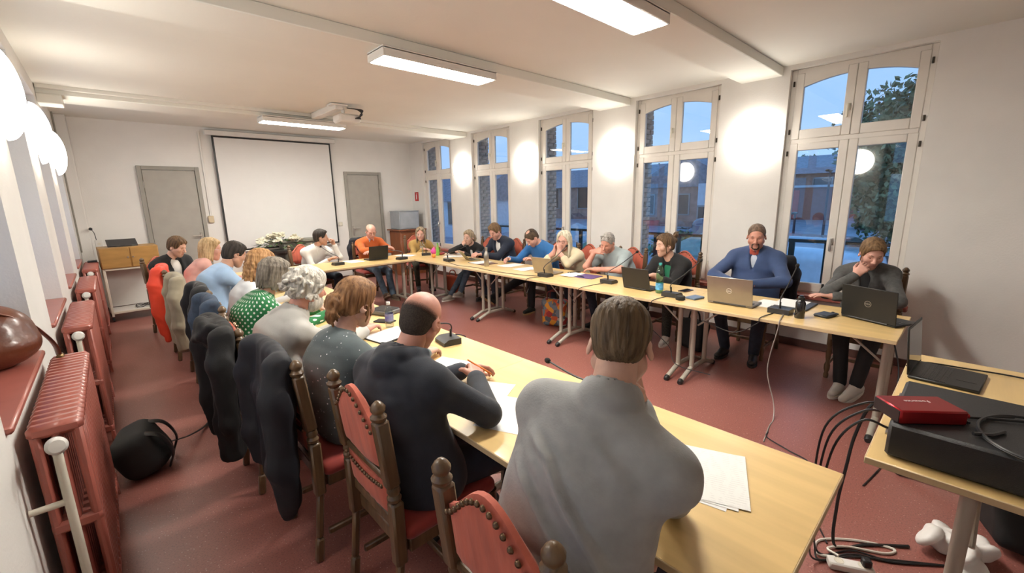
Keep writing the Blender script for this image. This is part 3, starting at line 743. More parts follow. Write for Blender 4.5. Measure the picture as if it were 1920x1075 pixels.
# hair styles: functions returning a mesh in the frame of the head
def strands(v, q, amp, fr=22, seed=1, ctr=(0, -.045)):
    g = np.random.default_rng(seed); n = vnormals(v, q); ph = np.arctan2(v[:, 0]-ctr[0], v[:, 1]-ctr[1]); d = np.zeros(len(v))
    for i in range(5):
        fq = round(fr*g.uniform(.5, 1.8)); d += np.sin(ph*fq+7*g.uniform()+2.5*np.sin(v[:, 2]*g.uniform(15, 40)+6*g.uniform()))
    return v+n*(d*amp/2.2)[:, None], q
def cap_hair(s, t=.006, top=0.0, front=.0, side=True, nape=.045, fr_y=.0):
    s.ell((0, -.014, .040), (.079+t, .099+t, .087+t+top), k=.01); s.ell((0, -.048, -.012), (.066+t*.8, .062+t*.7, .072), k=.02)
    if top: s.ell((0, .035, .085+top*.4), (.062, .055, .035), k=.02)
    s.ell((0, .118+front, -.026), (.100, .082, .114), k=.008, op=-1)
    if side:
        for g in (-1, 1): s.sph((g*.092, .006, -.03), .034, .008, -1)
    s.half((0, .35, -1), nape, .006)
    return s
def h_short(t=.007, top=.006, amp=.0022, seed=1, front=-.006, nape=.045, thin=0.0):
    def f():
        s = cap_hair(SDF(), t, top, front, nape=nape)
        if thin: s.sph((0, -.005, .19), thin, .02, -1)
        v, q = s.mesh(.0052); return strands(v, q, amp, 20, seed)
    return f
def h_crop(seed=3, amp=.0022):
    def f():
        s = SDF(); s.ell((0, -.012, .044), (.083, .104, .090), k=.01); s.ell((0, .03, .085), (.064, .062, .036), k=.02); s.ell((0, -.048, -.008), (.067, .062, .068), k=.02)
        s.ell((0, .112, -.026), (.100, .082, .114), k=.008, op=-1)
        for g in (-1, 1): s.ell((g*.098, .004, -.034), (.036, .040, .046), k=.012, op=-1)
        s.half((0, .30, -1), .040, .012)
        v, q = s.mesh(.0046); return strands(v, q, amp*.8, 24, seed)
    return f
def h_ring(seed=2, zt=.022, amp=.0003):
    def f():
        s = cap_hair(SDF(), .0018, 0, -.02, nape=.060); s.half((0, .42, 1), zt, .025)
        v, q = s.mesh(.0048); return strands(v, q, amp, 26, seed)
    return f
def h_long(length=.25, n=46, wave=.006, t=.012, seed=3, spreadz=1.0, gap=62, lockr=.0105, wavef=30., back=.0, top=.006, part=0.0, amp=.0016):
    def f():
        g = np.random.default_rng(seed); s = cap_hair(SDF(), t, top, -.016, side=False, nape=.02)
        s.cap((0, .14, .02), (0, .06, .112), .030, .012, .02, -1)
        for i in range(n):
            a = R_(gap+(360-2*gap)*(i+g.uniform(-.35, .35))/(n-1)); ca, sa = math.cos(a), math.sin(a); pts = []; rr = []
            L = length*g.uniform(.86, 1.06)
            for k in range(4):
                e = R_(62-k*22); pts.append((sa*(.079+t)*math.cos(e), -.014+ca*(.097+t)*math.cos(e), .04+(.086+t)*math.sin(e))); rr.append(lockr*.85)
            m = max(4, int(L/.03)); x0, y0, z0 = pts[-1]; p0 = 6*g.uniform()
            for k in range(1, m+1):
                zz = z0-L*k/m; fl = 1+.10*spreadz*math.sin(min(1, k/m)*PI*.55); inw = .012*(k/m)
                pts.append((x0*fl+wave*math.sin(wavef*zz+p0)-sa*inw, y0*fl*.96+wave*math.cos(wavef*zz*.9+p0)-ca*inw-back*(k/m), zz)); rr.append(lockr*(1.05-.45*(k/m)**2))
            s.poly(pts, rr, .006)
        v, q = s.mesh(.0055); return strands(v, q, amp, 30, seed)
    return f
def h_updo(bun=(0, -.12, .03), br=.045, tail=None, t=.008, seed=4, loose=8, top=.006):
    def f():
        g = np.random.default_rng(seed); s = cap_hair(SDF(), t, top, -.014, nape=.03)
        b = V(*bun)
        if br:
            s.ell(b, (br, br*.8, br), k=.02)
            for i in range(26):
                a = g.uniform(0, 6.28); c = unit(g.normal(size=3)); ax = unit(np.cross(c, g.normal(size=3))); p = [b+br*.95*(math.cos(w_)*c+math.sin(w_)*ax) for w_ in np.linspace(0, 1.7, 6)]; s.poly(p, .0085, .004)
        if tail:
            for i in range(22):
                o_ = g.normal(size=3)*.014; pts = [V(*p)+o_*(.4+.8*k/len(tail))+g.normal(size=3)*.003 for k, p in enumerate(tail)]; s.poly(pts, [.011]*(len(pts)-1)+[.005], .006)
        for i in range(loose):
            gx = 1 if i % 2 else -1; x = gx*.075; y = g.uniform(.0, .035); s.poly([(x, y, .03), (x*1.05, y+.005, -.01), (x*1.02, y+.008, -.05), (x*.98, y, -.08)][:2+i % 3], .0045, .003)
        v, q = s.mesh(.005); return strands(v, q, .0016, 26, seed, (0, .03))
    return f
def h_fluffy(seed=5, t=.020):
    def f():
        g = np.random.default_rng(seed); s = cap_hair(SDF(), t, .004, -.004, side=False, nape=.035)
        for i in range(90):
            a = R_(g.uniform(70, 290)); e = R_(g.uniform(-38, 80)); c = V(math.sin(a)*math.cos(e)*(.085+t), -.016+math.cos(a)*math.cos(e)*(.10+t), .03+math.sin(e)*(.085+t)); d = unit(V(math.sin(a)*.5, math.cos(a)*.5-.2, -.8)+g.normal(size=3)*.45)
            s.poly([c, c+d*.02+g.normal(size=3)*.004, c+d*.04+V(0, 0, .004)], [.012, .011, .005], .005)
        v, q = s.mesh(.0052); return strands(v, q, .0018, 34, seed)
    return f
def b_full(t=.012, low=-.135):
    def f():
        s = SDF(); s.ell((0, .030, -.075), (.062+t*.4, .056+t, .056+t), k=.01)
        s.ell((0, .08, -.040), (.034, .05, .022), k=.01, op=-1); s.half((0, 0, 1), -.035, .008); s.ell((0, .105, -.064), (.022, .03, .008), k=.006, op=-1); s.half((0, -1, 0), .01, .01)
        v, q = s.mesh(.005); return strands(v, q, .002, 30, 9, (0, 0))
    return f
def b_goatee():
    def f():
        s = SDF(); s.cap((-.024, .084, -.0525), (.024, .084, -.0525), .0065, None, .004)
        for g in (-1, 1): s.cap((g*.026, .080, -.052), (g*.026, .068, -.092), .008, .011, .005)
        s.ell((0, .064, -.098), (.030, .024, .022), k=.010)
        v, q = s.mesh(.004); return strands(v, q, .001, 40, 3, (0, 0))
    return f
# ---------------------------------------------------------------- tables
m_top = mat('maple_veneer', (.70, .485, .205), .34, var=.07, vscale=3, stretch=(.6, 7, 1), coat=.25)
m_edge = mat('beech_edge_band', (.56, .42, .24), .5, var=.06)
m_leg = mat('grey_beige_tube', (.40, .37, .31), .42, var=.05, metal=.15)
def make_table(L, name='meeting_table', D=.785):
    r = thing(name, 'x', 'table')
    t = MB(); t.box((0, 0, .7285), (L-.004, D-.004, .023), b=.002); t.build('table_top', m_top, r)
    e = MB()
    for s in (-1, 1): e.box((0, s*(D/2-.002), .727), (L, .006, .0245), b=.002); e.box((s*(L/2-.002), 0, .727), (.006, D, .0245), b=.002)
    e.build('edge_band', m_edge, r)
    u = MB()
    for s in (-1, 1): u.box((0, s*.22, .697), (L-.16, .03, .04), b=.003)
    u.build('rail', m_leg, r)
    for s in (-1, 1):
        x = s*(L/2-.065)
        f = MB()
        for sy in (-1, 1):
            MB().cyl((x, sy*.13, .09), (x, sy*.13, .715), .021, n=14).build('leg', m_leg, r)
            f.tube(path([(x, 0, .095), (x, sy*.13, .093), (x, sy*.17, .085), (x, sy*.345, .022)], 4), .021, 10)
        fo = f.build('foot', m_leg, r)
        for sy in (-1, 1): MB().tube([(x, sy*.325, .030), (x, sy*.350, .019), (x, sy*.366, .017)], [.024, .024, .017], 10).build('foot_cap', m_black, fo)
        MB().box((x-s*.0, 0, .705), (.05, .5, .018), b=.003).build('bracket', m_leg, r)
        MB().tube([(x-s*.02, .10, .50), (x-s*.26, .10, .70)], .008, 8).build('brace', m_leg, r)
    return r
TL_, TLn = 1.452, 1.496
tb = make_table(TL_); tbn = make_table(TLn, D=.757)
index_kids()
names = ['the grey blazer and blue quarter-zip', 'the black cardigan and pale T-shirt', 'the cream and blue sweaters', 'the navy and black blazers']
y0 = .248; first = True
for k in range(4):
    lab = 'maple folding table on the window side, before '+names[k]
    loc = (3.495+.3925, y0+TL_*(k+.5), 0)
    if k == 0: tb.location = loc; tb.rotation_euler = (0, 0, PI/2); tag(tb, lab, 'table', 'meeting tables')
    else: copy_tree(tb, None, loc, PI/2, lab, 'meeting tables')
names = ['the grey fleece', 'the sequinned sweater', 'the polka-dot blouse', 'the light blue shirt']
for k in range(4):
    lab = 'maple folding table on the radiator side, before '+names[k]
    L = TLn if k < 3 else 1.30
    loc = (1.668-.3785, .194+TLn*(k+.5), 0)
    if k == 0: tbn.location = loc; tbn.rotation_euler = (0, 0, PI/2); tag(tbn, lab, 'table', 'meeting tables')
    elif k < 3: copy_tree(tbn, None, loc, PI/2, lab, 'meeting tables')
    else:
        t4 = make_table(1.30, D=.757); t4.location = (1.2895, .194+TLn*3+.65+.002, 0); t4.rotation_euler = (0, 0, PI/2); tag(t4, lab, 'table', 'meeting tables')
copy_tree(tb, None, (2.757, 6.425, 0), 0, 'maple-topped folding head table before the person in the orange sweater', 'meeting tables')
copy_tree(tb, None, (1.300, 6.425, 0), 0, 'maple-topped folding head table before the person in the white shirt', 'meeting tables')
t5 = make_table(.80); t5.location = (3.895, 6.425+.035, 0); tag(t5, 'square maple corner table joining the head table to the window row', 'table', 'meeting tables')
t6 = make_table(1.46); t6.location = (1.84+.73, .172-.4, 0); tag(t6, 'maple-topped equipment table carrying the black case and open laptop', 'table')
for o in COL.objects:
    if o.parent == t6 and o.name.startswith('table_top'): pass
bx = MB(); bx.box((-.50, -.30, .690), (.10, .06, .035), b=.004); bx.box((-.57, -.12, .69), (.06, .12, .03), b=.004); 
bx.build('cable_clip', m_black, t6)
# ---------------------------------------------------------------- carved chairs
m_wood = mat('dark_oak', (.115, .066, .030), .38, var=.35, vscale=7, stretch=(4, 4, .5), coat=.25, bump=.1, bscale=30)
m_velvet = mat('red_velvet', (.50, .115, .070), .75, var=.16, vscale=10, stretch=(3, 1, .6), sheen=.15, bump=.15, bscale=18)
m_seatv = mat('deep_red_velvet', (.30, .035, .025), .8, var=.15, vscale=9, sheen=.35)
m_stud = mat('antique_brass_stud', (.16, .10, .06), .28, metal=.9, var=.2)
stud_me = MB().lathe([(.0088, 0), (.0088, .002), (.0072, .0055), (.004, .0078), (.001, .0084)], 10).mesh('stud'); stud_me.materials.append(m_stud)
def camel(x): return .885+.115*(math.cos(min(1, abs(x)/.165)*PI)*.5+.5)**.75
def back_y(z): return -.215-.10*max(0, z-.46)
def pad(root, name, lo, hi, m, nz=9, nx=15, th=.028):
    P = []
    W_ = .165
    for side in (1, -1):
        rows = []
        for i in range(nx):
            x = -W_+2*W_*i/(nx-1); a, b = lo(x), hi(x); row = []
            for j in range(nz):
                t = j/(nz-1); z = a+(b-a)*t; bul = (1-(2*t-1)**6)*(1-(x/W_)**6); ru = .0022*math.sin(x*150+2*math.sin(z*9))*bul
                row.append((x, back_y(z)+side*(.008+(th-.008)*bul**.5*.75+ru), z))
            rows.append(row)
        P.append(np.array(rows))
    mb = MB(); mb.grid(P[0][::-1]); mb.grid(P[1])
    rim = [P[0][i, 0] for i in range(nx)]+[P[0][nx-1, j] for j in range(1, nz)]+[P[0][i, nz-1] for i in range(nx-2, -1, -1)]+[P[0][0, j] for j in range(nz-2, 0, -1)]
    rim2 = [P[1][i, 0] for i in range(nx)]+[P[1][nx-1, j] for j in range(1, nz)]+[P[1][i, nz-1] for i in range(nx-2, -1, -1)]+[P[1][0, j] for j in range(nz-2, 0, -1)]
    mb.grid(np.array([rim+[rim[0]], rim2+[rim2[0]]]))
    return mb.build(name, m, root)
def make_chair(studs):
    r = thing('chair', 'x', 'chair')
    for s in (-1, 1):
        p = MB(); x = s*.195
        def seg(z0, z1, w):
            a = V(x, back_y(z0) if z0 > .46 else -.215-.05*(.46-z0)/.46, z0); b = V(x, back_y(z1) if z1 > .46 else -.215-.05*(.46-z1)/.46, z1)
            Rm = frame_z(b-a); Rm = np.stack([np.array([1., 0, 0]), np.cross(unit(b-a), [1., 0, 0]), unit(b-a)], 1); p.box((a+b)/2, (w, w, np.linalg.norm(b-a)), Rm, b=.008)
        seg(0.0, .12, .036); seg(.12, .34, .030); seg(.34, .60, .048); seg(.665, .93, .050)
        ring_ = [(.014, .60), (.024, .607), (.026, .62), (.019, .632), (.025, .645), (.020, .665)]
        p.lathe(ring_, 14, (x, back_y(.63), 0))
        po = p.build('post', m_wood, r)
        f = MB(); f.lathe([(.020, .928), (.027, .935), (.029, .945), (.022, .953), (.019, .958), (.025, .968), (.026, .978), (.019, .990), (.009, 1.0), (.001, 1.002)], 14, (x, back_y(.95), 0)); f.build('finial', m_wood, po)
    pad(r, 'back_pad', lambda x: .715-.028*math.cos(x/.165*PI/2)+.01, camel, m_velvet)
    pad(r, 'lower_back_pad', lambda x: .52, lambda x: .655-.022*math.cos(x/.165*PI/2)+.012, m_velvet)
    rl = MB(); rl.box((0, back_y(.49), .485), (.36, .026, .05), b=.006); rl.box((0, back_y(.675), .677), (.36, .022, .028), b=.006); rl.build('back_rail', m_wood, r)
    xs = np.linspace(-.155, .155, 16)
    spots = []
    for x in xs:
        for fn, dz in ((camel, -.014), (lambda q: .655-.022*math.cos(q/.165*PI/2)+.012, -.010)):
            z = fn(x)+dz
            for sd in (1, -1): spots.append((x, back_y(z)+sd*.022, z, sd))
    if studs:
        for (x, y, z, sd) in spots:
            if sd > 0: continue
            o = link('stud', stud_me, r); o.location = (x, y-.0, z); o.rotation_euler = (PI/2, 0, 0)
    else:
        st = MB()
        for (x, y, z, sd) in spots: st.lathe([(.0085, 0), (.006, .006), (.001, .008)], 6, (x, y, z), frame_z((0, sd, 0)))
        st.build('stud_row', m_stud, r, kind='stuff')
    se = SDF(); se.rbox((0, .015, .445), (.44, .44, .07), None, .03, .01); v, q = se.mesh(.016); link('seat', mesh_np('seat', v, q, [m_seatv]), r)
    ap = MB(); ap.box((0, .225, .395), (.40, .028, .06), b=.005); ap.box((-.195, .01, .395), (.028, .40, .06), b=.005); ap.box((.195, .01, .395), (.028, .40, .06), b=.005); ap.box((0, -.20, .395), (.38, .028, .06), b=.005); ap.build('apron', m_wood, r)
    for s in (-1, 1):
        MB().lathe([(.019, 0), (.021, .03), (.015, .05), (.023, .08), (.024, .12), (.014, .15), (.020, .19), (.023, .25), (.015, .29), (.024, .31), (.024, .42)], 12, (s*.195, .215, 0)).build('leg', m_wood, r)
        MB().box((s*.195, 0, .13), (.024, .42, .03), b=.005).build('stretcher', m_wood, r)
    MB().box((0, .02, .14), (.38, .024, .03), b=.005).build('stretcher', m_wood, r)
    return r
ch_n = make_chair(True); ch_f = make_chair(False); index_kids()
CH_USED = {}
def chair(x, y, facing, label, near=False):
    src = ch_n if near else ch_f; rz = R_(facing-90)
    if src.name not in CH_USED:
        CH_USED[src.name] = 1; src.location = (x, y, 0); src.rotation_euler = (0, 0, rz); return tag(src, label, 'chair', 'carved red velvet chairs')
    return copy_tree(src, None, (x, y, 0), rz, label, 'carved red velvet chairs')
# ---------------------------------------------------------------- who sits where
# left row (backs to the photographer)
H_brown = hairmat('brown_hair', (.085, .052, .026), (.165, .110, .058)); H_dark = hairmat('dark_hair', (.016, .012, .010), (.045, .035, .028)); H_aub = hairmat('auburn_hair', (.17, .075, .030), (.36, .19, .085))
H_white = hairmat('white_hair', (.52, .48, .41), (.78, .74, .66)); H_grey = hairmat('grey_streaked_hair', (.095, .078, .060), (.30, .26, .21)); H_red = hairmat('strawberry_curls', (.30, .14, .055), (.50, .28, .12)); H_bl = hairmat('blonde_hair', (.42, .27, .12), (.66, .48, .27)); H_ash = hairmat('ash_hair', (.22, .16, .10), (.42, .33, .22)); H_wb = hairmat('platinum_hair', (.62, .54, .38), (.82, .76, .60)); H_lb = hairmat('light_brown_hair', (.13, .07, .032), (.24, .145, .07)); H_chest = hairmat('chestnut_hair', (.075, .040, .020), (.17, .10, .05)); H_gs = hairmat('grey_stubble', (.30, .27, .245), (.42, .39, .36))
SEATS = []
def fading_hair():
    """cropped hair that thins out towards the bald crown"""
    m = mat('cropped_black_hair', (.040, .030, .024), .7, var=.4, vscale=160, bump=.4, bscale=400, spec=.3); t = m.node_tree; bs = t.nodes['Principled BSDF']; out = t.nodes['Material Output']
    tc = t.nodes.new('ShaderNodeTexCoord'); dp = t.nodes.new('ShaderNodeVectorMath'); dp.operation = 'DOT_PRODUCT'; dp.inputs[1].default_value = (0, .42, 1); t.links.new(tc.outputs['Object'], dp.inputs[0])
    n = t.nodes.new('ShaderNodeTexNoise'); n.inputs['Scale'].default_value = 320; t.links.new(tc.outputs['Object'], n.inputs['Vector'])
    ad = t.nodes.new('ShaderNodeMath'); ad.operation = 'MULTIPLY_ADD'; ad.inputs[1].default_value = .030; t.links.new(n.outputs[0], ad.inputs[0]); t.links.new(dp.outputs['Value'], ad.inputs[2])
    mr = t.nodes.new('ShaderNodeMapRange'); mr.inputs['From Min'].default_value = .012; mr.inputs['From Max'].default_value = .046; t.links.new(ad.outputs[0], mr.inputs['Value'])
    tr = t.nodes.new('ShaderNodeBsdfTransparent'); mx = t.nodes.new('ShaderNodeMixShader'); t.links.new(mr.outputs[0], mx.inputs[0]); t.links.new(bs.outputs[0], mx.inputs[1]); t.links.new(tr.outputs[0], mx.inputs[2]); t.links.new(mx.outputs[0], out.inputs['Surface'])
    return m
def sit(*a, **k):
    P, info = person(*a, **k); SEATS.append((P, a[1], a[2])); return P, info
T_ = .775
c_fleece = cloth('grey_fleece', (.315, .318, .310), var=.12, vscale=14, bump=.10, bscale=160)
sit('young person in grey quarter-zip fleece bent over papers, short brown hair', (.80, .665), 8, (.985, .63, 1.255), (28, 32, 0),
    {1: dict(w=(.035, .40, .985), e=(.20, .26, .795), d=(-.35, .05, .9), pn=(-.5, -.8, .1), curl=60), -1: dict(w=(.10, .15, .785), e=(-.17, .20, .80), d=(.85, .0, -.42), pn=(-.4, -.3, -.8), curl=35)},
    dict(mat=c_fleece, collar='stand', name='fleece', h=.0068, th=.012, wr=.002, loose=.022, ak=.016, ridges=[([(-.15, .21), (-.05, .26), (.10, .36), (.17, .40)], .018, .012), ([(-.14, .13), (-.04, .17), (.12, .30), (.19, .37)], .015, .012), ([(-.12, .42), (.04, .47), (.17, .42)], .018, .013), ([(-.15, .36), (-.05, .40), (.06, .40), (.17, .38)], .014, .012), ([(-.10, .07), (.05, .09), (.17, .16)], .005, .018), ([(.02, .55), (.12, .50), (.18, .43)], .014, .013), ([(-.16, .52), (-.02, .57), (.10, .57)], .006, .02)]), hair=(h_crop(), H_brown), face=True, girth=1.04, S=1.03, hh=.004, slump=.07)
c_hood = cloth('navy_hoodie', (.018, .022, .032), var=.25)
sit('balding person in dark navy hoodie writing with an orange pen', (.82, 1.48), 0, (.925, 1.575, 1.155), (28, 22, 6),
    {1: dict(w=(-.055, .35, .83), e=(.215, .20, .80), d=(-.75, .65, .1), pn=(-.5, -.2, -.8), curl=48, pinch=True), -1: dict(w=(-.22, .40, .80), d=(.3, .9, .1), pn=(.3, 0, -1), curl=35)},
    dict(mat=c_hood, collar='hood', name='hoodie', h=.0075, th=.016, wr=.003, loose=.015, ridges=[([(-.15, .16), (0, .20), (.16, .17)], .006, .02), ([(-.18, .30), (.02, .34), (.17, .28)], .006, .02), ([(.05, .12), (.14, .22), (.18, .34)], .006, .018)]), sk=SKIN_D, hair=(h_ring(2, .034), fading_hair()), girth=1.06, S=1.02, hh=.004, twist=12, slump=.07)
def sequin_material():
    m = cloth('teal_grey_sequinned_knit', (.115, .145, .150), var=.15); t = m.node_tree; bs = t.nodes['Principled BSDF']
    tc = t.nodes.new('ShaderNodeTexCoord'); v = t.nodes.new('ShaderNodeTexVoronoi'); v.inputs['Scale'].default_value = 42; t.links.new(tc.outputs['Object'], v.inputs['Vector'])
    r = t.nodes.new('ShaderNodeValToRGB'); r.color_ramp.elements[0].position = .13; r.color_ramp.elements[0].color = (1, 1, 1, 1); r.color_ramp.elements[1].position = .16; r.color_ramp.elements[1].color = (0, 0, 0, 1)
    t.links.new(v.outputs['Distance'], r.inputs[0]); n = t.nodes.new('ShaderNodeTexNoise'); n.inputs['Scale'].default_value = 9; t.links.new(tc.outputs['Object'], n.inputs['Vector'])
    r2 = t.nodes.new('ShaderNodeValToRGB'); r2.color_ramp.elements[0].position = .40; r2.color_ramp.elements[1].position = .46; t.links.new(n.outputs[0], r2.inputs[0])
    mm = t.nodes.new('ShaderNodeMath'); mm.operation = 'MULTIPLY'; t.links.new(r.outputs[0], mm.inputs[0]); t.links.new(r2.outputs[0], mm.inputs[1])
    old = bs.inputs['Base Color'].links[0].from_socket; mx = t.nodes.new('ShaderNodeMixRGB'); t.links.new(mm.outputs[0], mx.inputs[0]); t.links.new(old, mx.inputs[1]); mx.inputs[2].default_value = (.92, .93, .95, 1); t.links.new(mx.outputs[0], bs.inputs['Base Color'])
    rr = t.nodes.new('ShaderNodeMath'); rr.operation = 'MULTIPLY_ADD'; rr.inputs[1].default_value = -.6; rr.inputs[2].default_value = .8; t.links.new(mm.outputs[0], rr.inputs[0]); t.links.new(rr.outputs[0], bs.inputs['Roughness'])
    return m
sit('person in teal-grey sequinned sweater with auburn hair in a loose bun', (.76, 2.10), 5, (.875, 2.13, 1.145), (12, 12, 4),
    {1: dict(w=(.06, .48, .79), curl=35), -1: dict(w=(-.16, .46, .79), curl=30)},
    dict(mat=sequin_material(), name='sweater', h=.008, th=.010), fem=True, hair=(h_updo((0, -.115, .0), .050, [(0, -.13, -.01), (0.01, -.145, -.045), (.015, -.13, -.07)], t=.010, loose=10), H_aub), girth=1.10, S=.98)
c_pale = cloth('pale_grey_cotton', (.44, .43, .40), var=.06)
sit('white-haired bearded person in pale grey shirt', (.69, 2.83), 0, (.865, 2.83, 1.125), (8, 14, 0),
    {1: dict(w=(.05, .50, .79), curl=30), -1: dict(w=(-.20, .46, .79), curl=30)},
    dict(mat=c_pale, name='shirt', collar='stand', th=.014, wr=.007), hair=(h_fluffy(), H_white), beard=(b_full(.016), H_white), sk=SKIN_D, girth=1.15, belly=.03, S=1.02, slump=.08)
def dots_material():
    m = cloth('green_polka_dot_cotton', (.012, .15, .045), var=.08); t = m.node_tree; bs = t.nodes['Principled BSDF']
    tc = t.nodes.new('ShaderNodeTexCoord'); sp_ = t.nodes.new('ShaderNodeSeparateXYZ'); t.links.new(tc.outputs['Object'], sp_.inputs[0])
    def math_(op, a, b=None, c=None):
        n = t.nodes.new('ShaderNodeMath'); n.operation = op
        for i, q in enumerate((a, b, c)):
            if q is None: continue
            if isinstance(q, (int, float)): n.inputs[i].default_value = q
            else: t.links.new(q, n.inputs[i])
        return n.outputs[0]
    ang = math_('ARCTAN2', sp_.outputs['X'], sp_.outputs['Y']); u = math_('MULTIPLY', ang, 60/(2*PI)); w = math_('MULTIPLY', sp_.outputs['Z'], 46.0)
    a = math_('ADD', u, w); b = math_('SUBTRACT', u, w)
    fa = math_('SUBTRACT', math_('FRACT', math_('MULTIPLY', a, .5)), .5); fb = math_('SUBTRACT', math_('FRACT', math_('MULTIPLY', b, .5)), .5)
    d = math_('ADD', math_('MULTIPLY', fa, fa), math_('MULTIPLY', fb, fb)); k = math_('LESS_THAN', d, .052)
    old = bs.inputs['Base Color'].links[0].from_socket; mx = t.nodes.new('ShaderNodeMixRGB'); t.links.new(k, mx.inputs[0]); t.links.new(old, mx.inputs[1]); mx.inputs[2].default_value = (.70, .74, .66, 1); t.links.new(mx.outputs[0], bs.inputs['Base Color'])
    return m
sit('person in green top with white polka dots and grey-streaked bob', (.73, 3.52), 0, (.865, 3.55, 1.125), (5, 14, 0),
    {1: dict(w=(.08, .46, .79)), -1: dict(w=(-.15, .46, .79))},
    dict(mat=dots_material(), name='blouse', th=.012), fem=True, hair=(h_long(.13, 44, .002, .010, 5, .6, 50, .010, wavef=12), H_grey), girth=1.22, S=1.0, belly=.03, slump=.08)
sit('person with long strawberry-blonde curls seated past the polka-dot blouse', (.76, 4.22), 0, (.935, 4.22, 1.13), (20, 12, 0),
    {1: dict(w=(.08, .46, .79)), -1: dict(w=(-.15, .46, .79))},
    dict(mat=cloth('white_blouse', (.62, .63, .64)), name='blouse', th=.010), fem=True, hair=(h_long(.30, 52, .014, .016, 6, 1.5, 58, .012, wavef=46), H_red))
c_lb = cloth('light_blue_shirt', (.33, .47, .66), var=.06)
sit('person in light blue shirt with short dark hair, leaning forward', (.67, 5.03), 0, (.90, 5.13, 1.155), (10, 22, 0),
    {1: dict(w=(.10, .55, .79)), -1: dict(w=(-.15, .52, .79))},
    dict(mat=c_lb, name='shirt', collar='crew', shirt_collar=c_lb, th=.012, wr=.006), hair=(h_short(.006, .005, .0016, 8), H_dark), sk=SKIN_C, girth=1.08, S=1.03, slump=.09)
sit('blonde person in pink top wearing clear glasses', (.62, 5.90), 350, (.845, 6.10, 1.14), (345, 10, 0),
    {1: dict(w=(.08, .50, .79)), -1: dict(w=(-.15, .50, .79))},
    dict(mat=cloth('pink_top', (.62, .34, .29)), name='top', th=.008), fem=True, hair=(h_long(.17, 42, .004, .010, 11, .7, 66, .010, wavef=16), H_bl), glasses=(mat('clear_frame', (.7, .62, .6), .2), False), sk=SKIN_B)
c_blk = cloth('black_wool', (.010, .010, .011), var=.3)
c_whitecot = cloth('white_cotton', (.70, .68, .64), var=.04)
sit('person in black jacket over white T-shirt looking down, by the wooden cart', (.56, 7.15), 305, (.615, 7.05, 1.125), (318, 22, 0),
    {1: dict(w=(.02, .36, .72), curl=40), -1: dict(w=(-.12, .40, .74), curl=40)},
    dict(mat=c_blk, name='jacket', v=(.42, c_whitecot, .072), vmin=.045, open=True, lapel=False, vname='tshirt', th=.016), hair=(h_short(.008, .010, .0022, 12), H_chest), S=1.04)
# head table
sit('person in white shirt turned aside with hand raised to cheek', (2.30, 7.20), 285, (2.42, 7.02, 1.115), (342, 4, -3),
    {1: dict(w=(-.02, .40, .775), curl=30), -1: dict(w=(-.215, .32, .985), e=(-.26, .36, .79), d=(.1, -.15, .95), pn=(.9, -.2, 0), curl=62)},
    dict(mat=c_whitecot, name='shirt', shirt_collar=c_whitecot, th=.010, wr=.006), hair=(h_short(.006, .006, .0016, 13), H_dark), sk=SKIN_C)
c_or = cloth('orange_knit', (.50, .105, .018), var=.10)
J_lt = mat('washed_blue_denim', (.085, .125, .175), .85, var=.3, vscale=14, bump=.2, bscale=300)
S_br = (mat('brown_suede', (.13, .095, .065), .85), mat('tan_rubber', (.25, .19, .13), .7)); S_wh = (mat('white_sneaker_leather', (.60, .57, .52), .5), mat('white_sneaker_rubber', (.66, .63, .57), .6))
M_frame = mat('dark_spectacle_frame', (.03, .025, .022), .25)
sit('person in orange sweater and glasses looking down at a laptop', (3.33, 7.30), 268, (3.30, 7.12, 1.15), (258, 24, 0),
    {1: dict(w=(-.13, .40, .885), e=(.24, .30, .84), d=(-.95, .1, -.1), pn=(0, -.3, -1), curl=25), -1: dict(w=(.12, .42, .83), e=(-.25, .32, .82), d=(.95, .15, .1), pn=(0, 0, -1), curl=25)},
    dict(mat=c_or, name='sweater', shirt_collar=cloth('light_shirt', (.45, .46, .50)), th=.012, sleeve='three'), hair=(h_ring(5, .062, .0012), hairmat('sandy_grey_hair', (.26, .19, .13), (.36, .28, .20))), sk=SKIN_B, glasses=(mat('red_frame', (.22, .05, .05), .3), False), trousers=J_lt, shoes=S_br, girth=1.06, feet={1: (.02, .56, .10), -1: (-.10, .60, .085), ('p', 1): 25})
c_tan = cloth('mustard_corduroy', (.44, .275, .085), var=.10)
sit('person in mustard jacket with long blonde hair at the table corner', (4.30, 7.28), 252, (4.235, 7.06, 1.045), (232, 8, 0),
    {1: dict(w=(.00, .42, .785), curl=25, d=(-.8, .6, 0)), -1: dict(w=(-.28, .44, .79), curl=25)},
    dict(mat=c_tan, name='jacket', v=(.30, cloth('white_print', (.55, .52, .46), var=.5, vscale=70), .045), th=.014), fem=True, hair=(h_long(.22, 44, .004, .004, 14, .5, 68, .009, wavef=14), H_ash), sk=SKIN_B, trousers=mat('olive_trousers', (.035, .032, .018), .85, var=.4, vscale=25), S=.96, seat=.44, glasses=(mat('clear_frame', (.7, .62, .6), .2), False))
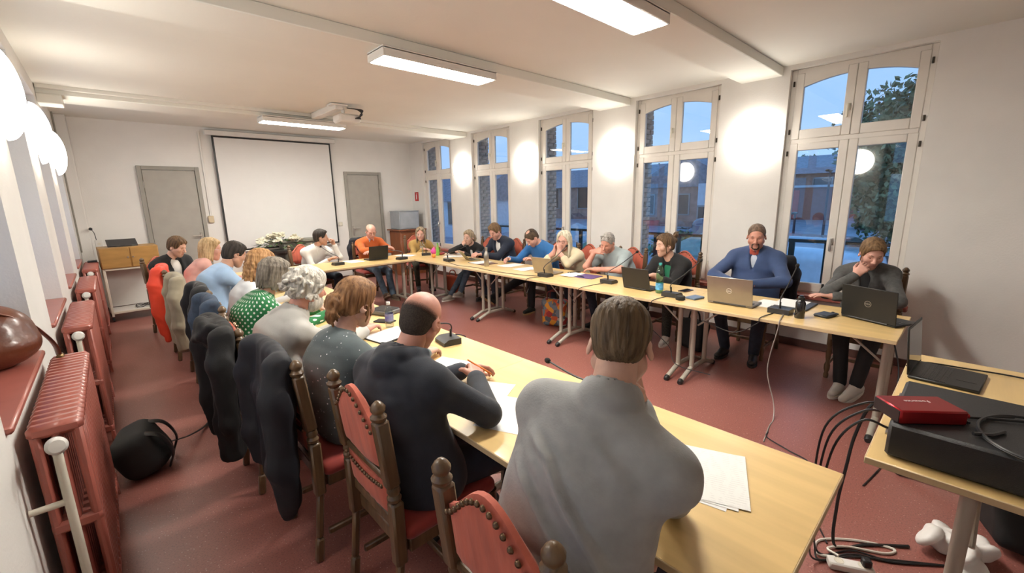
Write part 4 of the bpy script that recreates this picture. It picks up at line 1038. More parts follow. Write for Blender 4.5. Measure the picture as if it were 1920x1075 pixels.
# window row
W_ = .79
sit('person in black blazer with fair ponytail, hand held to chin', (4.72, 5.96), 190, (4.49, 5.92, 1.02), (196, 6, 0),
    {-1: dict(w=(-.12, .50, .79), curl=30), 1: dict(w=(.05, .345, .900), e=(.19, .49, .80), d=(-.42, -.12, .62), pn=(-.2, -.9, .2), curl=75)},
    dict(mat=c_blk, name='blazer', v=(.30, c_whitecot, .045), th=.012), fem=True, hair=(h_updo((0, -.115, .03), .022, [(0, -.125, .03), (0, -.155, .01), (0, -.165, -.04), (0, -.15, -.08)], t=.006, loose=4), H_ash), glasses=(mat('clear_frame', (.7, .62, .6), .2), False), trousers=J_lt, shoes=(mat('pale_grey_sneaker', (.42, .38, .33), .7), S_wh[1]), S=.94, seat=.44, feet={1: (.06, .66, .085), -1: (-.10, .60, .14), ('p', -1): 12})
c_navy = cloth('navy_wool', (.012, .018, .036), var=.2)
sit('person in navy blazer over cream shirt looking down at papers', (4.82, 5.36), 182, (4.59, 5.35, 1.14), (188, 28, 0),
    {-1: dict(w=(.02, .50, .795), curl=35, d=(.5, .8, 0)), 1: dict(w=(.16, .50, .795), curl=35, d=(-.4, .9, 0))},
    dict(mat=c_navy, name='blazer', v=(.42, c_whitecot, .074), vmin=.042, open=True, lapel=False, th=.016), hair=(h_short(.009, .010, .0026, 15), H_lb), sk=SKIN_B, girth=1.08, S=1.04)
c_blue = cloth('azure_knit', (.025, .135, .36), var=.10)
sit('balding person in blue sweater with head bowed, writing', (4.82, 4.42), 178, (4.47, 4.39, 1.095), (172, 44, 0),
    {-1: dict(w=(-.22, .46, .79), curl=30), 1: dict(w=(.19, .60, .795), curl=45, pinch=True, d=(-.3, .9, .1), pn=(-.5, 0, -.8))},
    dict(mat=c_blue, name='sweater', shirt_collar=c_whitecot, cuff=None, th=.014), hair=(h_short(.005, .0, .0014, 16, thin=.082), hairmat('dark_brown_hair', (.04, .025, .016), (.10, .065, .04))), sk=SKIN_B, girth=1.16, S=1.04, trousers=mat('black_denim', (.010, .010, .012), .85, var=.2), shoes=(mat('dark_green_suede', (.03, .035, .028), .8), mat('gum_sole', (.42, .29, .15), .7)), feet={1: (.30, .82, .22), -1: (-.10, .42, .085), ('p', 1): 35})
c_creamk = cloth('cream_knit', (.62, .53, .36), var=.06)
sit('person with platinum hair in cream sweater, hands clasped at mouth', (4.80, 3.80), 183, (4.49, 3.80, 1.085), (196, 6, 0),
    {-1: dict(w=(-.02, .46, .955), e=(-.17, .46, .80), d=(.10, -.15, .95), pn=(.9, -.3, 0), curl=45), 1: dict(w=(.07, .45, .955), e=(.20, .50, .80), d=(-.1, -.15, .95), pn=(-.9, -.3, 0), curl=45)},
    dict(mat=c_creamk, name='sweater', th=.012, sleeve='three'), fem=True, hair=(h_long(.24, 50, .003, .012, 17, .8, 64, .011, wavef=12), H_wb), sk=SKIN_B, glasses=(M_frame, False), girth=1.08, shoes=(mat('patterned_sneaker', (.30, .26, .22), .8, var=.6, vscale=60), S_wh[1]))
c_tee = cloth('pale_blue_grey_jersey', (.33, .385, .39), var=.05)
sit('grey-haired person in pale T-shirt resting face on fist, glasses on head', (4.82, 3.10), 178, (4.52, 3.12, 1.10), (186, 30, -8),
    {1: dict(w=(.125, .400, .990), e=(.20, .47, .80), d=(-.95, -.12, .12), pn=(0, -.85, -.4), curl=42), -1: dict(w=(.02, .52, .79), e=(-.27, .42, .80), d=(.95, .2, 0), curl=25)},
    dict(mat=c_tee, name='tshirt', sleeve='short', th=.014, wr=.006), hair=(h_short(.0022, .0, .0006, 18, front=-.012), H_gs), sk=SKIN_D, glasses=(M_frame, True), girth=1.14, belly=.04, S=1.03)
sit('person in black cardigan over green top, brown hair pinned up', (4.84, 2.40), 182, (4.60, 2.40, 1.105), (150, 6, 0),
    {-1: dict(w=(.02, .46, .79), curl=30, d=(.6, .8, 0)), 1: dict(w=(.16, .46, .79), curl=30)},
    dict(mat=c_blk, name='cardigan', v=(.30, cloth('green_silk', (.02, .19, .10), rough=.5), .052), vmin=.01, vname='top', lapel=False, th=.018, sleeve='three'), fem=True, hair=(h_updo((0, -.11, .045), .038, [(0, -.11, .06), (0, -.15, .10), (.01, -.17, .12)], t=.009, loose=6, seed=19), H_chest), girth=1.18, belly=.02, trousers=mat('dark_dotted_trousers', (.022, .024, .018), .85, var=.9, vscale=120), shoes=S_wh)
c_bq = cloth('blue_quarter_zip', (.040, .070, .165), var=.12)
P19, i19 = sit('bearded person in blue quarter-zip with red collar lining, seated upright', (4.87, 1.52), 186, (4.755, 1.505, 1.24), (196, 16, 0),
    {-1: dict(w=(-.02, .42, .80), e=(-.30, .20, .82), d=(.9, .3, 0), curl=30), 1: dict(w=(.10, .44, .80), e=(.34, .24, .84), d=(-.8, .5, 0), curl=35)},
    dict(mat=c_bq, name='quarter_zip', v=(.17, cloth('pale_check_shirt', (.46, .50, .58)), .056), vname='shirt', shirt_collar=cloth('red_lining', (.42, .075, .05)), lapel=False, th=.016, wr=.006), hair=(h_short(.0008, 0, .0004, 20, front=-.022), hairmat('cropped_dark_hair', (.12, .075, .05), (.20, .13, .09))), beard=(b_goatee(), hairmat('dark_beard', (.035, .022, .016), (.09, .06, .045))), sk=SKIN_D, girth=1.16, S=1.06, belly=.03, feet={1: (.16, .30, .085), -1: (-.12, .34, .085)}, slump=.03, hh=.004)
P20, i20 = sit('person in grey blazer with brown hair, hand over mouth in thought', (4.83, .575), 182, (4.66, .575, 1.15), (205, 26, 0),
    {1: dict(w=(.075, .335, .985), e=(.25, .40, .815), d=(-.42, -.22, .62), pn=(-.2, -.95, .1), curl=58, s=1.05), -1: dict(w=(.20, .44, .80), e=(-.22, .36, .80), d=(.9, .3, .1), curl=15)},
    dict(mat=cloth('charcoal_wool', (.070, .070, .068), var=.2, vscale=40), name='blazer', v=(.34, c_blk, .045), vname='top', th=.014, wr=.005), fem=True, hair=(h_updo((0, -.09, -.02), .0, [(0, -.10, .0), (0, -.115, -.04), (0, -.10, -.08)], t=.007, loose=2, seed=21), H_lb), sk=SKIN_B, trousers=mat('black_trousers', (.009, .009, .010), .8), shoes=S_wh, girth=1.06, feet={1: (.06, .52, .085), -1: (-.05, .58, .12), ('p', -1): -20, ('dx', -1): .5}, hh=.004)
MB().lathe([(.010, 0), (.012, .002), (.006, .004)], 10, i20['B'](.62)+i20['FW']*.155-i20['Lx']*.05, frame_z(i20['FW'])).build('brooch', m_white, P20)
# their chairs
WHO = ['the person in grey fleece', 'the person in the navy hoodie', 'the sequinned sweater', 'the white-haired bearded person', 'the polka-dot blouse', 'the strawberry-blonde curls', 'the light blue shirt', 'the blonde person in pink', 'the black jacket and white T-shirt', 'the person in the white shirt', 'the person in the orange sweater', 'the mustard jacket', 'the black blazer', 'the navy blazer', 'the blue sweater', 'the cream sweater', 'the pale T-shirt', 'the black cardigan', 'the blue quarter-zip', 'the grey blazer']
for i, (P, hip, fc) in enumerate(SEATS):
    f0 = fc if 8 <= i <= 11 else (0 if i < 8 else 180)
    hip = {0: (.805, .675), 1: (.836, 1.49)}.get(i, hip)
    chair(hip[0], hip[1], f0, 'carved oak chair with red velvet pads under '+WHO[i], near=i < 3)
# ---------------------------------------------------------------- coats over chair backs
def coat(name, label, x, y, facing, m, width=.46, top=1.045, bottom=.35, hood=False, sleeves=(1, -1), amp=.012, seed=1, thick=.10, slen=.5, cat='coat', tail=0.0, shift=0.0):
    s = SDF(); b = back_y(1.0); hw = width/2; r0 = .040
    s.ecap((0, b, top-.05), (shift*.3, b-.022, .78), r0*.85, r0, (1, 0, 0), hw*.92/r0, .03)
    s.ecap((shift*.3, b-.022, .78), (shift, b-.030, bottom+.04), r0, r0*.9, (1, 0, 0), hw*1.05/r0, .05)
    s.ecap((0, b+.01, top-.05), (0, back_y(.72)+.045, .72), r0*.85, .022, (1, 0, 0), hw*.92/r0, .03)
    for sd in sleeves:
        s.poly([(sd*(hw-.05), b-.035, top-.07), (sd*(hw-.015), b-.060, .84), (sd*(hw-.03), b-.068, .84-slen*.55), (sd*(hw-.06), b-.055, .84-slen)], [.050, .050, .046, .036], .045)
    s.half((.25*tail, 0, -1), -bottom, .01)
    if hood:
        s.ell((0, b-.060, top-.085), (.12, .05, .10), rotm(14, 0, 0), .03); s.poly([(-.12, b-.05, top-.03), (-.06, b-.095, top-.085), (0, b-.110, top-.11), (.06, b-.095, top-.085), (.12, b-.05, top-.03)], .024, .012)
    v, q = s.mesh(.0115); gg = np.random.default_rng(seed); nn = vnormals(v, q); dd = np.zeros(len(v)); env = np.clip((top-v[:, 2])/.5, .15, 1)
    for fq in (34, 52, 81, 118):
        xw = v[:, 0]+gg.uniform(-.10, .10)*(top-v[:, 2])+.018*np.sin(v[:, 2]*gg.uniform(3, 8)+gg.uniform(0, 6)); w_ = np.sin(fq*xw+gg.uniform(0, 6)); dd += w_*np.abs(w_)**.5*(30/fq)
    v = v+nn*(dd*env*amp*.85)[:, None]; v = folds(v, q, amp*.22, 60, seed+50)
    o = link(name, mesh_np(name, v, q, [m])); o.location = (x, y, 0); o.rotation_euler = (0, 0, R_(facing-90)); return tag(o, label, cat, 'coats over chair backs')
def hipc(i): return SEATS[i][1]
c_nyl = cloth('dark_navy_nylon', (.007, .0085, .014), rough=.7, var=.2, sheen=0); c_pk = cloth('black_parka_shell', (.0035, .0035, .004), rough=.75, var=.3, sheen=0)
coat('jacket', 'dark navy jacket hung over the chair of the sequinned sweater', hipc(2)[0]-.03, hipc(2)[1]+.06, 0, c_nyl, bottom=.30, seed=2, width=.50, slen=.56, tail=-1)
o = coat('parka', 'black hooded parka hung over the chair of the white-haired bearded person', hipc(3)[0]-.05, hipc(3)[1]+.0, 0, c_pk, bottom=.28, hood=True, seed=3, width=.52, thick=.13, slen=.60)
MB().box((-.20, back_y(1)-.115, .50), (.012, .004, .025)).build('care_label', m_white, o)
coat('denim_jacket', 'dark blue denim jacket hung over the chair of the polka-dot blouse', hipc(4)[0]-.02, hipc(4)[1]+.10, 0, mat('indigo_denim', (.030, .050, .085), .85, var=.3, vscale=16, bump=.2, bscale=250), bottom=.55, seed=4, slen=.35)
coat('coat', 'long black coat hung over the chair of the strawberry-blonde curls', hipc(5)[0]-.02, hipc(5)[1]+.05, 0, c_blk, bottom=.36, seed=5, width=.44, slen=.45)
coat('trench_coat', 'beige cotton coat hung over the chair of the light blue shirt', hipc(6)[0]-.0, hipc(6)[1]+.0, 0, cloth('beige_cotton_twill', (.33, .285, .20), var=.08), bottom=.28, seed=6, width=.50, slen=.48, tail=1)
o = coat('rain_jacket', 'bright orange-red jacket hung over the chair of the blonde person in pink', hipc(7)[0]-.0, hipc(7)[1]+.0, 350, cloth('orange_red_softshell', (.72, .055, .020), var=.06, rough=.6), bottom=.20, seed=7, width=.44, slen=.50)
coat('navy_jacket', 'dark navy jacket draped over the chair of the orange sweater', hipc(10)[0], hipc(10)[1], 268, c_nyl, bottom=.40, seed=8, slen=.4)
coat('dark_coat', 'black-navy coat draped over the chair of the blue quarter-zip', hipc(18)[0]-.0, hipc(18)[1]-.02, 180, c_nyl, bottom=.35, seed=9, slen=.45, width=.52)
# ---------------------------------------------------------------- things on the tables
TZ = .7405
m_paper = mat('white_paper', (.78, .77, .74), .7, var=.02)
def printed():
    m = bpy.data.materials.new('printed_paper'); m.use_nodes = True; t = m.node_tree; bs = t.nodes['Principled BSDF']; bs.inputs['Roughness'].default_value = .7
    tc = t.nodes.new('ShaderNodeTexCoord'); w = t.nodes.new('ShaderNodeTexWave'); w.bands_direction = 'Y'; w.inputs['Scale'].default_value = 28; w.inputs['Distortion'].default_value = 0
    t.links.new(tc.outputs['Object'], w.inputs['Vector']); r = t.nodes.new('ShaderNodeValToRGB'); r.color_ramp.elements[0].position = .72; r.color_ramp.elements[0].color = (0, 0, 0, 1); r.color_ramp.elements[1].position = .8; t.links.new(w.outputs[0], r.inputs[0])
    n = t.nodes.new('ShaderNodeTexNoise'); n.inputs['Scale'].default_value = 45; mp = t.nodes.new('ShaderNodeMapping'); mp.inputs['Scale'].default_value = (1, .35, 1); t.links.new(tc.outputs['Object'], mp.inputs[0]); t.links.new(mp.outputs[0], n.inputs['Vector'])
    r2 = t.nodes.new('ShaderNodeValToRGB'); r2.color_ramp.elements[0].position = .45; r2.color_ramp.elements[1].position = .55; t.links.new(n.outputs[0], r2.inputs[0])
    mm = t.nodes.new('ShaderNodeMath'); mm.operation = 'MULTIPLY'; t.links.new(r.outputs[0], mm.inputs[0]); t.links.new(r2.outputs[0], mm.inputs[1])
    mx = t.nodes.new('ShaderNodeMixRGB'); t.links.new(mm.outputs[0], mx.inputs[0]); mx.inputs[1].default_value = (.79, .78, .75, 1); mx.inputs[2].default_value = (.69, .68, .66, 1); t.links.new(mx.outputs[0], bs.inputs['Base Color']); return m
m_print = printed(); m_ink = mat('grey_print', (.35, .35, .36), .8)
def sheets(x, y, rz, label, n=1, w=.21, d=.297, group=None, z=TZ, m=None):
    for k in range(n):
        mb = MB(); N_ = 6; P = []
        for i in range(N_+1):
            u = i/N_-.5; P.append([(u*w, v_*d, .0006+.004*max(0, abs(u)*2-.7)*(1 if v_ > 0 else .3)) for v_ in (-.5, -.2, .2, .5)])
        P = np.array(P); mb.grid(P); mb.grid(P[::-1]-np.array([0, 0, .0006]))
        o = mb.build('paper_sheet', m or m_print, None); o.location = (x+.012*k, y-.016*k, z+.0012*k); o.rotation_euler = (0, 0, R_(rz+5*k)); tag(o, label if n == 1 else ('lowest' if k == 0 else 'topmost' if k == n-1 else 'middle')+' '+label.replace('sheets', 'sheet'), 'paper', group or 'loose paper sheets')
sheets(1.33, .53, -78, 'printed A4 sheet of the fan beside the grey fleece', 3, w=.215)
sheets(1.20, 1.50, -62, 'printed A4 sheet lying before the navy hoodie', 1); sheets(1.16, 1.28, -66, 'printed A4 sheet lying between the navy hoodie and the grey fleece', 1)
sheets(1.24, 1.93, -70, 'white sheet under the left hand of the navy hoodie', 1, m=m_paper)
sheets(1.32, 2.70, -80, 'white sheet on a dark pad before the white-haired bearded person', 2, m=m_paper, z=TZ+.008)
tag(MB().box((1.33, 2.68, TZ+.003), (.24, .32, .006), rotm(0, 0, -80)).build('writing_pad', m_black), 'dark writing pad under white sheets before the white-haired person', 'pad')
sheets(4.05, 4.42, 84, 'white paper sheet spread before the blue sweater', 3); sheets(3.98, 4.02, 80, 'white paper sheet next to the silver laptop of the cream sweater', 2)
sheets(3.95, 4.93, 88, 'white sheet lying on the brown folder of the navy blazer', 1, z=TZ+.006)
tag(MB().box((3.94, 4.88, TZ+.0025), (.26, .40, .005), rotm(0, 0, -4)).build('folder', mat('brown_card', (.12, .05, .03), .6)), 'thin brown folder before the navy blazer', 'folder')
sheets(2.72, 6.60, 8, 'white sheet of the stack on the head table beside the black laptop', 2, m=m_paper); sheets(3.62, 6.62, 18, 'white sheet of the stack before the mustard jacket', 3, m=m_paper)
sheets(4.10, 5.86, 40, 'white sheet of the stack by the red case before the black blazer', 3, m=m_paper)
sheets(4.02, 1.12, 86, 'white sheet beside the silver laptop with round logo', 1, m=m_paper)
tag(MB().box((4.05, 3.10, TZ+.003), (.24, .34, .006), rotm(0, 0, 4)).build('purple_folder', mat('purple_card', (.075, .035, .17), .5)), 'purple folder under the forearm of the pale T-shirt', 'folder')
sheets(4.02, 3.27, 94, 'white sheet lying on the purple folder', 1, z=TZ+.007, w=.20, d=.28)
def slab(name, label, cat, x, y, rz, d, m, z=TZ, b=.004, mscreen=None):
    o = MB().box((0, 0, d[2]/2), d, b=b).build(name, m); o.location = (x, y, z); o.rotation_euler = (0, 0, R_(rz)); tag(o, label, cat)
    if mscreen: MB().box((0, 0, d[2]+.0002), (d[0]*.92, d[1]*.95, .0006)).build('screen', mscreen, o)
    return o
m_scr = mat('black_glass', (.008, .008, .010), .08, spec=.6)
slab('phone', 'black smartphone before the pale T-shirt', 'phone', 4.17, 3.36, 70, (.075, .155, .008), m_black, mscreen=m_scr)
slab('phone', 'dark smartphone beside the table microphone of the black cardigan', 'phone', 4.05, 1.87, 80, (.075, .155, .008), mat('dark_red_case', (.09, .035, .03), .4), mscreen=m_scr)
slab('phone', 'black smartphone by the water bottle before the white-haired person', 'phone', 1.46, 3.04, 30, (.08, .16, .010), m_black, mscreen=m_scr)
slab('notebook', 'small blue notebook beside the round speaker', 'notebook', 3.80, 1.665, 78, (.10, .14, .018), mat('slate_blue_cover', (.10, .15, .24), .5))
o = slab('pouch', 'small dark wallet beside the black flask', 'wallet', 3.88, .70, 74, (.10, .14, .022), mat('dark_blue_leather', (.02, .025, .035), .5), b=.008)
kr = MB(); kr.tube([(3.95+.022*math.cos(a), .655+.022*math.sin(a), TZ+.014) for a in np.linspace(0, 2*PI, 14)[:-1]], .005, 6, closed=True); kr.ell((3.97, .67, TZ+.012), (.02, .014, .011)); tag(kr.build('earphones', m_black), 'coiled black earphones beside the dark wallet', 'earphones')
slab('clipboard', 'dark ring binder under white sheets by the microphone nearest the grey blazer', 'binder', 4.10, .95, 88, (.24, .32, .012), mat('dark_grey_board', (.03, .034, .04), .5)); sheets(4.11, .985, 88, 'white sheet on the dark ring binder before the grey blazer', 1, z=TZ+.014, m=m_paper)
pk = MB().lathe([(.036, 0), (.041, .006), (.042, .03), (.038, .036), (.001, .037)], 20).build('speaker', mat('charcoal_mesh', (.022, .020, .018), .85, bump=.6, bscale=600)); pk.location = (3.66, 1.735, TZ); tag(pk, 'small round fabric speaker on the table edge', 'speaker')
sd = slab('conference_unit', 'grey conference unit with small display on the radiator-side table', 'microphone', 1.58, 3.27, 20, (.16, .20, .045), mat('mid_grey_plastic', (.14, .14, .14), .45), b=.012, mscreen=m_scr)
# pens
def pen(x, y, z, d, label, m, L=.14, name='pen'):
    d = unit(d); o = MB().lathe([(.0008, 0), (.003, .008), (.0048, .014), (.0050, L-.01), (.0042, L)], 8).build(name, m); q = frame_z(d); o.matrix_world = Matrix([list(q[i])+[(x, y, z)[i]] for i in range(3)]+[[0, 0, 0, 1]]); return tag(o, label, 'pen')
pen(1.285, 1.545, .805, (-.42, .72, .42), 'orange pen held in the right hand of the navy hoodie', mat('orange_plastic', (.75, .20, .02), .35), .145)
pen(4.105, 4.565, .748, (.6, .15, .62), 'white pen held by the blue sweater', m_white, .14)
pen(3.98, 3.16, TZ+.014, (-.3, -.9, .02), 'dark pen lying on the white sheet over the purple folder', m_black)
# bottles
m_pet = pane_glass('clear_bottle_plastic', (.86, .90, .90), .25); m_petg = pane_glass('green_bottle_plastic', (.50, .80, .62), .25)
def bottle(label, x, y, prof, m, cap=None, lab=None, n=18, name='bottle'):
    r = thing(name, label, 'bottle', (x, y, TZ)); MB().lathe(prof, n).build('body', m, r)
    if cap: MB().lathe(cap[0], 14).build('cap', cap[1], r)
    if lab: MB().lathe([(lab[0], lab[1]), (lab[0], lab[2])], n, cap=False).build('wrapper', lab[3], r)
    return r
bottle('brushed steel drinking flask by the papers of the navy blazer', 3.78, 4.60, [(.033, 0), (.035, .005), (.035, .15), (.030, .18), (.017, .21), (.016, .225)], mat('champagne_steel', (.42, .39, .34), .3, metal=.9), ([(.018, .222), (.019, .225), (.019, .262), (.014, .265)], mat('flask_cap', (.42, .39, .34), .35, metal=.8)))
wb = [(.030, 0), (.036, .006), (.036, .12), (.033, .14), (.036, .16), (.035, .205), (.024, .245), (.013, .268), (.013, .285)]
bottle('tall plastic water bottle with green tint and blue wrapper before the black cardigan', 3.80, 2.015, wb, m_petg, ([(.015, .272), (.015, .292), (.001, .293)], mat('teal_cap', (.05, .35, .33), .4)), (.0368, .035, .10, mat('light_blue_wrapper', (.10, .36, .62), .4, var=.4, vscale=30)))
wb2 = [(.027, 0), (.031, .006), (.031, .055), (.029, .065), (.031, .075), (.031, .12), (.020, .155), (.012, .170), (.012, .182)]
bottle('small clear water bottle with white cap before the white-haired person', 1.42, 2.88, wb2, m_pet, ([(.014, .172), (.014, .192), (.001, .193)], m_white), (.0318, .05, .105, mat('blue_white_wrapper', (.55, .55, .68), .4, var=.5, vscale=25, col2=(.10, .10, .35))))
bottle('black metal flask with ring lid before the grey blazer', 3.70, .825, [(.031, 0), (.033, .005), (.033, .115), (.024, .135), (.020, .14)], mat('gloss_black_enamel', (.010, .010, .012), .2, coat=.5), ([(.022, .138), (.022, .16), (.014, .163), (.014, .172), (.001, .173)], m_black))
bottle('green glass bottle at the table corner', 4.02, 6.18, [(.028, 0), (.030, .006), (.030, .10), (.013, .155), (.012, .205)], mat('lime_green_glass', (.18, .42, .06), .15, spec=.8, coat=.4), ([(.013, .20), (.013, .215), (.001, .216)], mat('green_cap', (.04, .22, .06), .4)))
pb = SDF(); pb.sph((0, 0, .05), .05); pb.cap((0, 0, .09), (.02, .01, .125), .020, .012, .02); pv, pq = pb.mesh(.008); o = link('pink_pouch', mesh_np('pink_pouch', folds(pv, pq, .004, 60, 3), pq, [cloth('magenta_fabric', (.72, .085, .33))])); o.location = (4.05, 6.36, TZ); tag(o, 'round magenta fabric pouch at the table corner', 'pouch')
o = slab('spectacle_case', 'red spectacle case beside the magenta pouch', 'case', 4.11, 6.20, 30, (.16, .065, .04), mat('red_leather', (.32, .03, .025), .45), b=.018)
for k, (xx, yy) in enumerate([(3.80, 5.97), (3.83, 6.01)]):
    f = MB().ell((0, 0, .03), (.033, .033, .029), n=16, m=10); f.lathe([(.004, .058), (.003, .062)], 6); o = f.build('mandarin', mat('orange_peel', (.75, .26, .03), .5, bump=.3, bscale=200)); o.location = (xx, yy, TZ); tag(o, 'orange mandarin at the table corner before the pouch', 'fruit', 'mandarins')
gl = SDF(); vs = thing('bud_vase', 'small glass vase with dried white sprigs before the mustard jacket', 'vase', (3.93, 6.52, TZ)); MB().lathe([(.018, 0), (.022, .004), (.012, .05), (.014, .09), (.016, .095)], 14).build('glass', m_pet, vs)
sp = MB()
for k in range(7):
    a = k*.9; e = (.035*math.cos(a), .035*math.sin(a), .16+.02*(k % 3)); sp.tube([(0, 0, .02), (e[0]*.4, e[1]*.4, .10), e], .0016, 5); sp.ell(e, (.009, .009, .012), n=8, m=5)
sp.build('sprig', mat('dried_sprig', (.42, .38, .28), .8), vs)
# laptops
def laptop(label, x, y, rz, w, d, tilt, m, mk=None, logo=None, lh=None):
    r = thing('laptop', label, 'laptop', (x, y, TZ), R_(rz)); lh = lh or d*.97
    MB().box((0, -d/2, .009), (w, d, .014), b=.004).build('base', m, r)
    kb = MB(); nx, nz = 13, 5
    for i in range(nx):
        for j in range(nz): kb.box(((i-nx/2+.5)*w*.9/nx, -d*.12-(j+.5)*d*.42/nz, .0168), (w*.9/nx*.86, d*.42/nz*.84, .002))
    kb.build('keyboard', mk or m_black, r, smooth=False, kind='stuff'); MB().box((0, -d*.78, .0164), (w*.32, d*.28, .0008)).build('touchpad', m, r)
    a = R_(tilt); Rm = rotm(-tilt, 0, 0); c = V(0, 0, .016)+Rm@V(0, 0, lh/2)
    lo = MB().box(c, (w, .007, lh), Rm, b=.003).build('lid', m, r); MB().box(V(0, 0, .016)+Rm@V(0, -.0038, lh/2), (w*.94, .0008, lh*.90), Rm).build('screen', m_scr, lo)
    MB().cyl((-w*.36, .002, .014), (w*.36, .002, .014), .006, n=8).build('hinge', mk or m_black, r)
    if logo:
        p = V(0, 0, .016)+Rm@V(0, .0042, lh*.5); g = MB(); g.tube([p+Rm@V(.021*math.cos(t), 0, .013*math.sin(t)*1.6) for t in np.linspace(0, 2*PI, 25)[:-1]], .0013, 5, closed=True); g.build('logo_ring', logo, lo)
        tx = text_obj('logo_text', 'DELL', .015, logo, lo, p, (PI/2-a, 0, PI)); 
    return r
m_lapg = mat('dark_graphite_lid', (.014, .013, .012), .5); m_laps = mat('warm_silver_lid', (.33, .30, .26), .35, metal=.7); m_lapb = mat('black_lid', (.010, .010, .009), .45); m_lg = mat('pale_logo', (.45, .42, .36), .35, metal=.5)
laptop('silver laptop with round logo open before the blue quarter-zip', 3.74, 1.345, 91, .36, .24, 12, m_laps, logo=mat('bright_logo', (.75, .72, .66), .3))
laptop('black laptop with round logo open before the grey blazer', 3.90, .455, 66, .36, .245, 6, m_lapb, logo=m_lg)
laptop('dark graphite laptop open before the black cardigan', 3.79, 2.255, 88, .31, .22, 14, m_lapg)
laptop('champagne silver laptop open before the cream sweater', 3.85, 3.58, 96, .30, .21, 18, mat('champagne_lid', (.38, .33, .25), .35, metal=.6), mk=m_laps)
laptop('olive-backed small laptop tilted open before the black blazer', 3.99, 5.32, 70, .26, .18, 42, mat('olive_gold_lid', (.22, .21, .12), .3, metal=.6))
laptop('black laptop open on the head table before the orange sweater', 3.08, 6.45, 178, .32, .22, 10, m_lapb)
lt = laptop('black laptop standing open on the equipment table behind the case', 2.965, .128, -5, .30, .25, 6, m_lapb)
# gooseneck microphones
m_gun = mat('gunmetal_plastic', (.022, .022, .024), .42); m_led = emit('amber_led', (1, .35, .08), 3.0)
def mic(label, x, y, rz, head, led=False, big=False):
    r = thing('table_microphone', label, 'microphone', (x, y, TZ), R_(rz), 'gooseneck conference microphones')
    R2 = rotm(0, 0, -rz); hl = R2@(V(*head)-V(x, y, TZ))
    b = MB(); pl = [(-.06, 0), (.06, 0), (.06, .022), (.03, .040), (-.06, .040)]; b.prism(pl, -.075, .075, None, np.array([[0, 0, 1.], [1, 0, 0], [0, 1, 0]])); b.build('base', m_gun, r)
    nb = V(0, -.02, .04); bend = path([nb, nb+V(0, 0, .08), nb*.55+hl*.45+V(0, 0, .035), hl], 6)
    MB().tube(bend, .0045, 8).build('gooseneck', m_gun, r); MB().cyl(nb, nb+V(0, 0, .05), .008, .006).build('neck_collar', m_black, r)
    dv = unit(bend[-1]-bend[-3]); fo = MB(); fo.ell(hl, (.014, .014, .020), frame_z(dv)); fo.build('foam_head', mat('black_foam', (.010, .009, .009), .95, bump=.4, bscale=500), r)
    MB().box((.062, -.03, .02), (.003, .02, .012)).build('button', m_led if led else m_gun, r)
    return r
mic('gooseneck microphone pointed at the white shirt', 2.42, 6.42, 5, (2.31, 6.75, 1.00)); mic('gooseneck microphone beside the black laptop of the orange sweater', 3.36, 6.22, 5, (3.18, 6.60, .93)); mic('gooseneck microphone before the mustard jacket', 3.90, 6.36, -30, (4.05, 6.72, .955))
mic('gooseneck microphone before the black blazer', 3.74, 5.45, -95, (3.98, 5.30, .965)); mic('gooseneck microphone before the cream sweater', 3.74, 3.45, -88, (4.0, 3.34, 1.09)); mic('gooseneck microphone before the pale T-shirt', 3.90, 2.66, -90, (4.15, 2.48, 1.07)); mic('gooseneck microphone beside the round speaker before the black cardigan', 3.75, 1.86, -92, (4.0, 1.72, 1.06)); mic('gooseneck microphone with lit amber lights before the blue quarter-zip', 3.77, .97, -92, (4.0, .945, 1.09))
mic('gooseneck microphone before the sequinned sweater', 1.52, 2.27, 80, (1.22, 2.20, .98)); mic('gooseneck microphone before the grey fleece', 1.42, 1.02, 70, (1.50, 1.37, .865))
# cables
def cable(label, pts, r=.0035, m=None, grp='black cables', n=8, cat='cable', name='cable'):
    o = MB().tube(path(pts, n), r, 6).build(name, m or m_black); return tag(o, label, cat, grp)
E1 = 3.493
m_gcab = mat('grey_cable', (.30, .28, .26), .5)
cable('thin grey cable hanging from the microphone with lit amber lights to the floor', [(3.70, .93, TZ+.005), (3.50, .90, TZ+.002), (3.48, .90, .68), (3.52, .95, .35), (3.50, .88, .10), (3.42, .85, .006), (3.30, .84, .005), (3.05, .80, .005)], .004, m_gcab, 'grey cables')
cable('black cable looping under the table from the microphone with lit amber lights', [(3.70, 1.0, TZ+.005), (3.50, 1.03, TZ+.002), (3.47, 1.04, .70), (3.53, 1.22, .58), (3.62, 1.5, .60)])
cable('black cable looping under the table below the round speaker', [(3.69, 1.88, TZ+.005), (3.49, 1.90, TZ+.002), (3.47, 1.92, .70), (3.56, 2.03, .52), (3.62, 1.80, .30), (3.58, 1.70, .16), (3.60, 1.40, .14)])
cable('black cable looping under the table below the pale T-shirt', [(3.84, 2.68, TZ+.005), (3.50, 2.72, TZ+.002), (3.47, 2.74, .70), (3.55, 2.85, .55), (3.65, 3.0, .60)])
cable('black cable lying along the table edge before the blue sweater', [(3.68, 3.48, TZ+.005), (3.60, 3.75, TZ+.004), (3.56, 4.2, TZ+.004), (3.60, 4.6, TZ+.004), (3.56, 5.0, TZ+.004), (3.68, 5.42, TZ+.005)])
cable('black cable hanging below the microphone of the cream sweater', [(3.69, 3.44, TZ+.005), (3.49, 3.50, TZ+.002), (3.47, 3.50, .70), (3.52, 3.56, .55), (3.60, 3.58, .62)])
